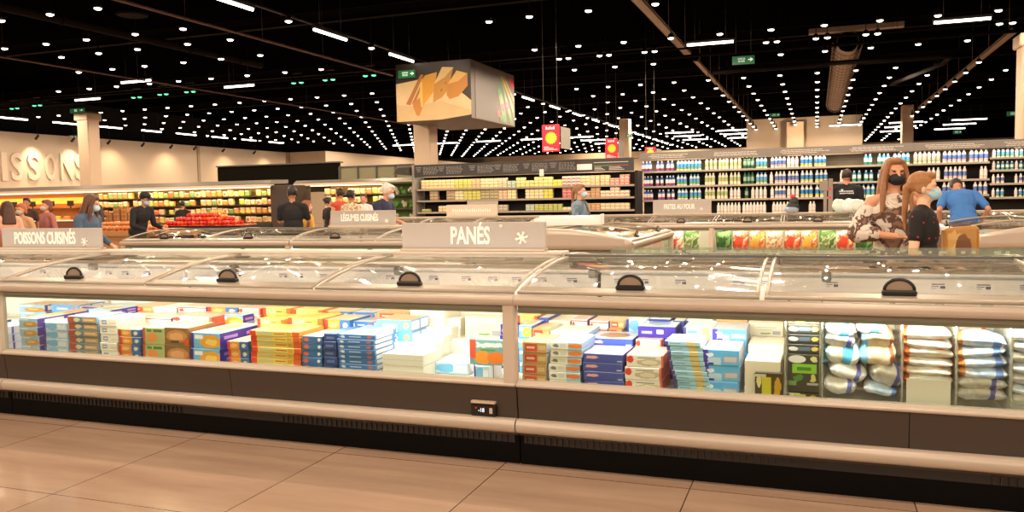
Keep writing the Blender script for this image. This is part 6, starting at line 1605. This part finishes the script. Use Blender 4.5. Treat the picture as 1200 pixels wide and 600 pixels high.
person('masked dark-haired person in a brown top far behind the woman in slate blue', at(110, 240, Y=18.5).x, 18.5, 10, 1.85, '#b88868', '#1a1412', 'short', '#4c4038', sleeve='long', pants='#222222', mask='#9cc4d0', vox=.018)
person('person with long dark hair in a pink top at the far left edge', at(8, 240, Y=10.6).x, 10.6, 250, 1.62, '#d8a080', '#4a2c20', 'long', '#d8a890', sleeve='short', pants='#33302c', vox=.015)
person('person with reddish hair and pale mask behind the bouquets', at(27, 240, Y=11.2).x, 11.2, 10, 1.58, '#d0906c', '#a8583a', 'bob', '#c8a078', sleeve='short', pants='#33302c', mask='#a8b4a0', vox=.015, lean=6)
person('person with dark hair just behind the reddish-haired one', at(31, 240, Y=14.5).x, 14.5, 30, 1.73, '#a87050', '#1e1412', 'short', '#3a2420', sleeve='short', pants='#33302c', vox=.016)
person('person with auburn hair and grey mask in a mauve top, third from the left edge', at(54, 240, Y=11.8).x, 11.8, 350, 1.64, '#d0906c', '#6e3a30', 'bob', '#a86a64', sleeve='long', pants='#33302c', mask='#b8b0b0', vox=.015)
# ------------------------------------------------------------------ light
def area(name, loc, sx, sy, power, col, rot=(0, 0, 0), spread=180):
    l = bpy.data.lights.new(name, 'AREA'); l.shape = 'RECTANGLE'; l.size = sx; l.size_y = sy; l.energy = power; l.color = lin(col)[:3]; l.spread = math.radians(spread)
    o = bpy.data.objects.new(name, l); COL.objects.link(o); o.location = loc; o.rotation_euler = rot
    return o
def spot(name, loc, power, col='#ffdcb0', ang=110, blend=.8, aim=None, r=.07):
    l = bpy.data.lights.new(name, 'SPOT'); l.energy = power; l.color = lin(col)[:3]; l.spot_size = math.radians(ang); l.spot_blend = blend; l.shadow_soft_size = r
    o = bpy.data.objects.new(name, l); COL.objects.link(o); o.location = loc
    if aim is not None: o.rotation_euler = (Vector(aim) - Vector(loc)).to_track_quat('-Z', 'Y').to_euler()
    return o
WARM = '#ffe3c6'
# lamps of the ceiling field (the nearer ones stand above and behind the camera)
for y in (-13, -9, -5, -1, 3, 7):
    for x in (-13, -8.5, -4, .5, 5, 9.5):
        spot('ceiling_lamp_light', (x, y, 5.42), 232, WARM, 176, .15)
for y in (11.5, 17.0, 21.0, 25.5):
    for x in (-30, -25, -20, -15, -11, -7, -3, 1, 5):
        if x == -11 and y > 16 and y < 22: continue
        spot('ceiling_lamp_light', (x, y, 5.40), 330, WARM, 176, .15)
for y in (31, 40, 50, 60, 72):
    for x in (-28, -18, -8, 2):
        spot('ceiling_lamp_light', (x, y, 5.40), 900, WARM, 176, .15)
# LED strips inside the freezers, tucked under the rail
COOL = '#fffaf6'
for x0 in (-9.46, -5.53, -1.60):
    area('freezer_strip_light', (x0 + UW / 2, YA + .09, .86), UW - .1, .03, 23, COOL, (math.radians(66), 0, 0), 170)
    area('freezer_strip_light', (x0 + UW / 2, YA + 1.9, .86), UW - .1, .03, 16, COOL, (math.radians(-50), 0, 0), 170)
for x in (-10.3, -6.9, -3.4, 0, 3.4):
    area('rear_freezer_strip_light', (x, YC + .085, .86), 3.3, .03, 8, COOL, (math.radians(48), 0, 0), 170)
area('second_freezer_strip_light', (-7, YB + .085, .86), 5.5, .03, 24, COOL, (math.radians(48), 0, 0), 170)
# strips under the canopies and shelf headers
area('canopy_strip_light', (-21.5, YL - .55, 2.0), 8.5, .06, 55, '#ffe6c0', (math.radians(25), 0, 0), 160)
area('canopy_strip_light', (-14.6, YL + .6, 2.0), 4.2, .06, 30, '#ffe6c0', (math.radians(25), 0, 0), 160)
area('counter_strip_light', (-29.5, YL - .5, 2.0), 6.5, .06, 70, '#ffb870', (math.radians(25), 0, 0), 160)
area('milk_shelf_strip_light', (.5, YD - .02, 2.41), 9.6, .05, 26, '#fff0dc', (math.radians(8), 0, 0), 170)
area('chilled_shelf_strip_light', (-7.5, YG - .02, 2.11), 6.0, .05, 7, '#fff0c8', (math.radians(8), 0, 0), 170)
# wall washers on the lettering and beyond
for y, p in ((29.35, 260), (31.5, 220)):
    spot('wall_washer_light', (-34.1, y, 4.75), p, '#ffe8c8', 75, .9, (-35, y, 3.3), .05)
for y in (34, 38, 43, 47): spot('wall_washer_light', (-33.8, y, 4.75), 160, '#ffdcb4', 110, .9, (-35, y, 2.6), .05)
for x in (-20, -12, -4): spot('wall_washer_light', (x, 77, 5.2), 900, '#ffdcb4', 150, .9, (x, 80, 3.5), .1)
spot('picture_light', (-10.4, 19.0, 5.45), 190, '#ffe8cc', 60, .6, (-10.4, 22, 4.6), .06)
spot('bulkhead_light', (-1, 51, 5.4), 350, '#ffdcb4', 120, .8, (-1, 55, 5), .1)

w = bpy.data.worlds.new('world'); SC.world = w; w.use_nodes = True
w.node_tree.nodes['Background'].inputs[0].default_value = lin('#ffdcb8'); w.node_tree.nodes['Background'].inputs[1].default_value = .02

SC.view_settings.view_transform = 'Standard'
SC.view_settings.look = 'None'
SC.view_settings.exposure = 0.15
SC.view_settings.gamma = 1
SC.view_settings.use_curve_mapping = False
SC.cycles.use_denoising = True
SC.cycles.max_bounces = 8
SC.cycles.transparent_max_bounces = 24
SC.cycles.sample_clamp_indirect = 6
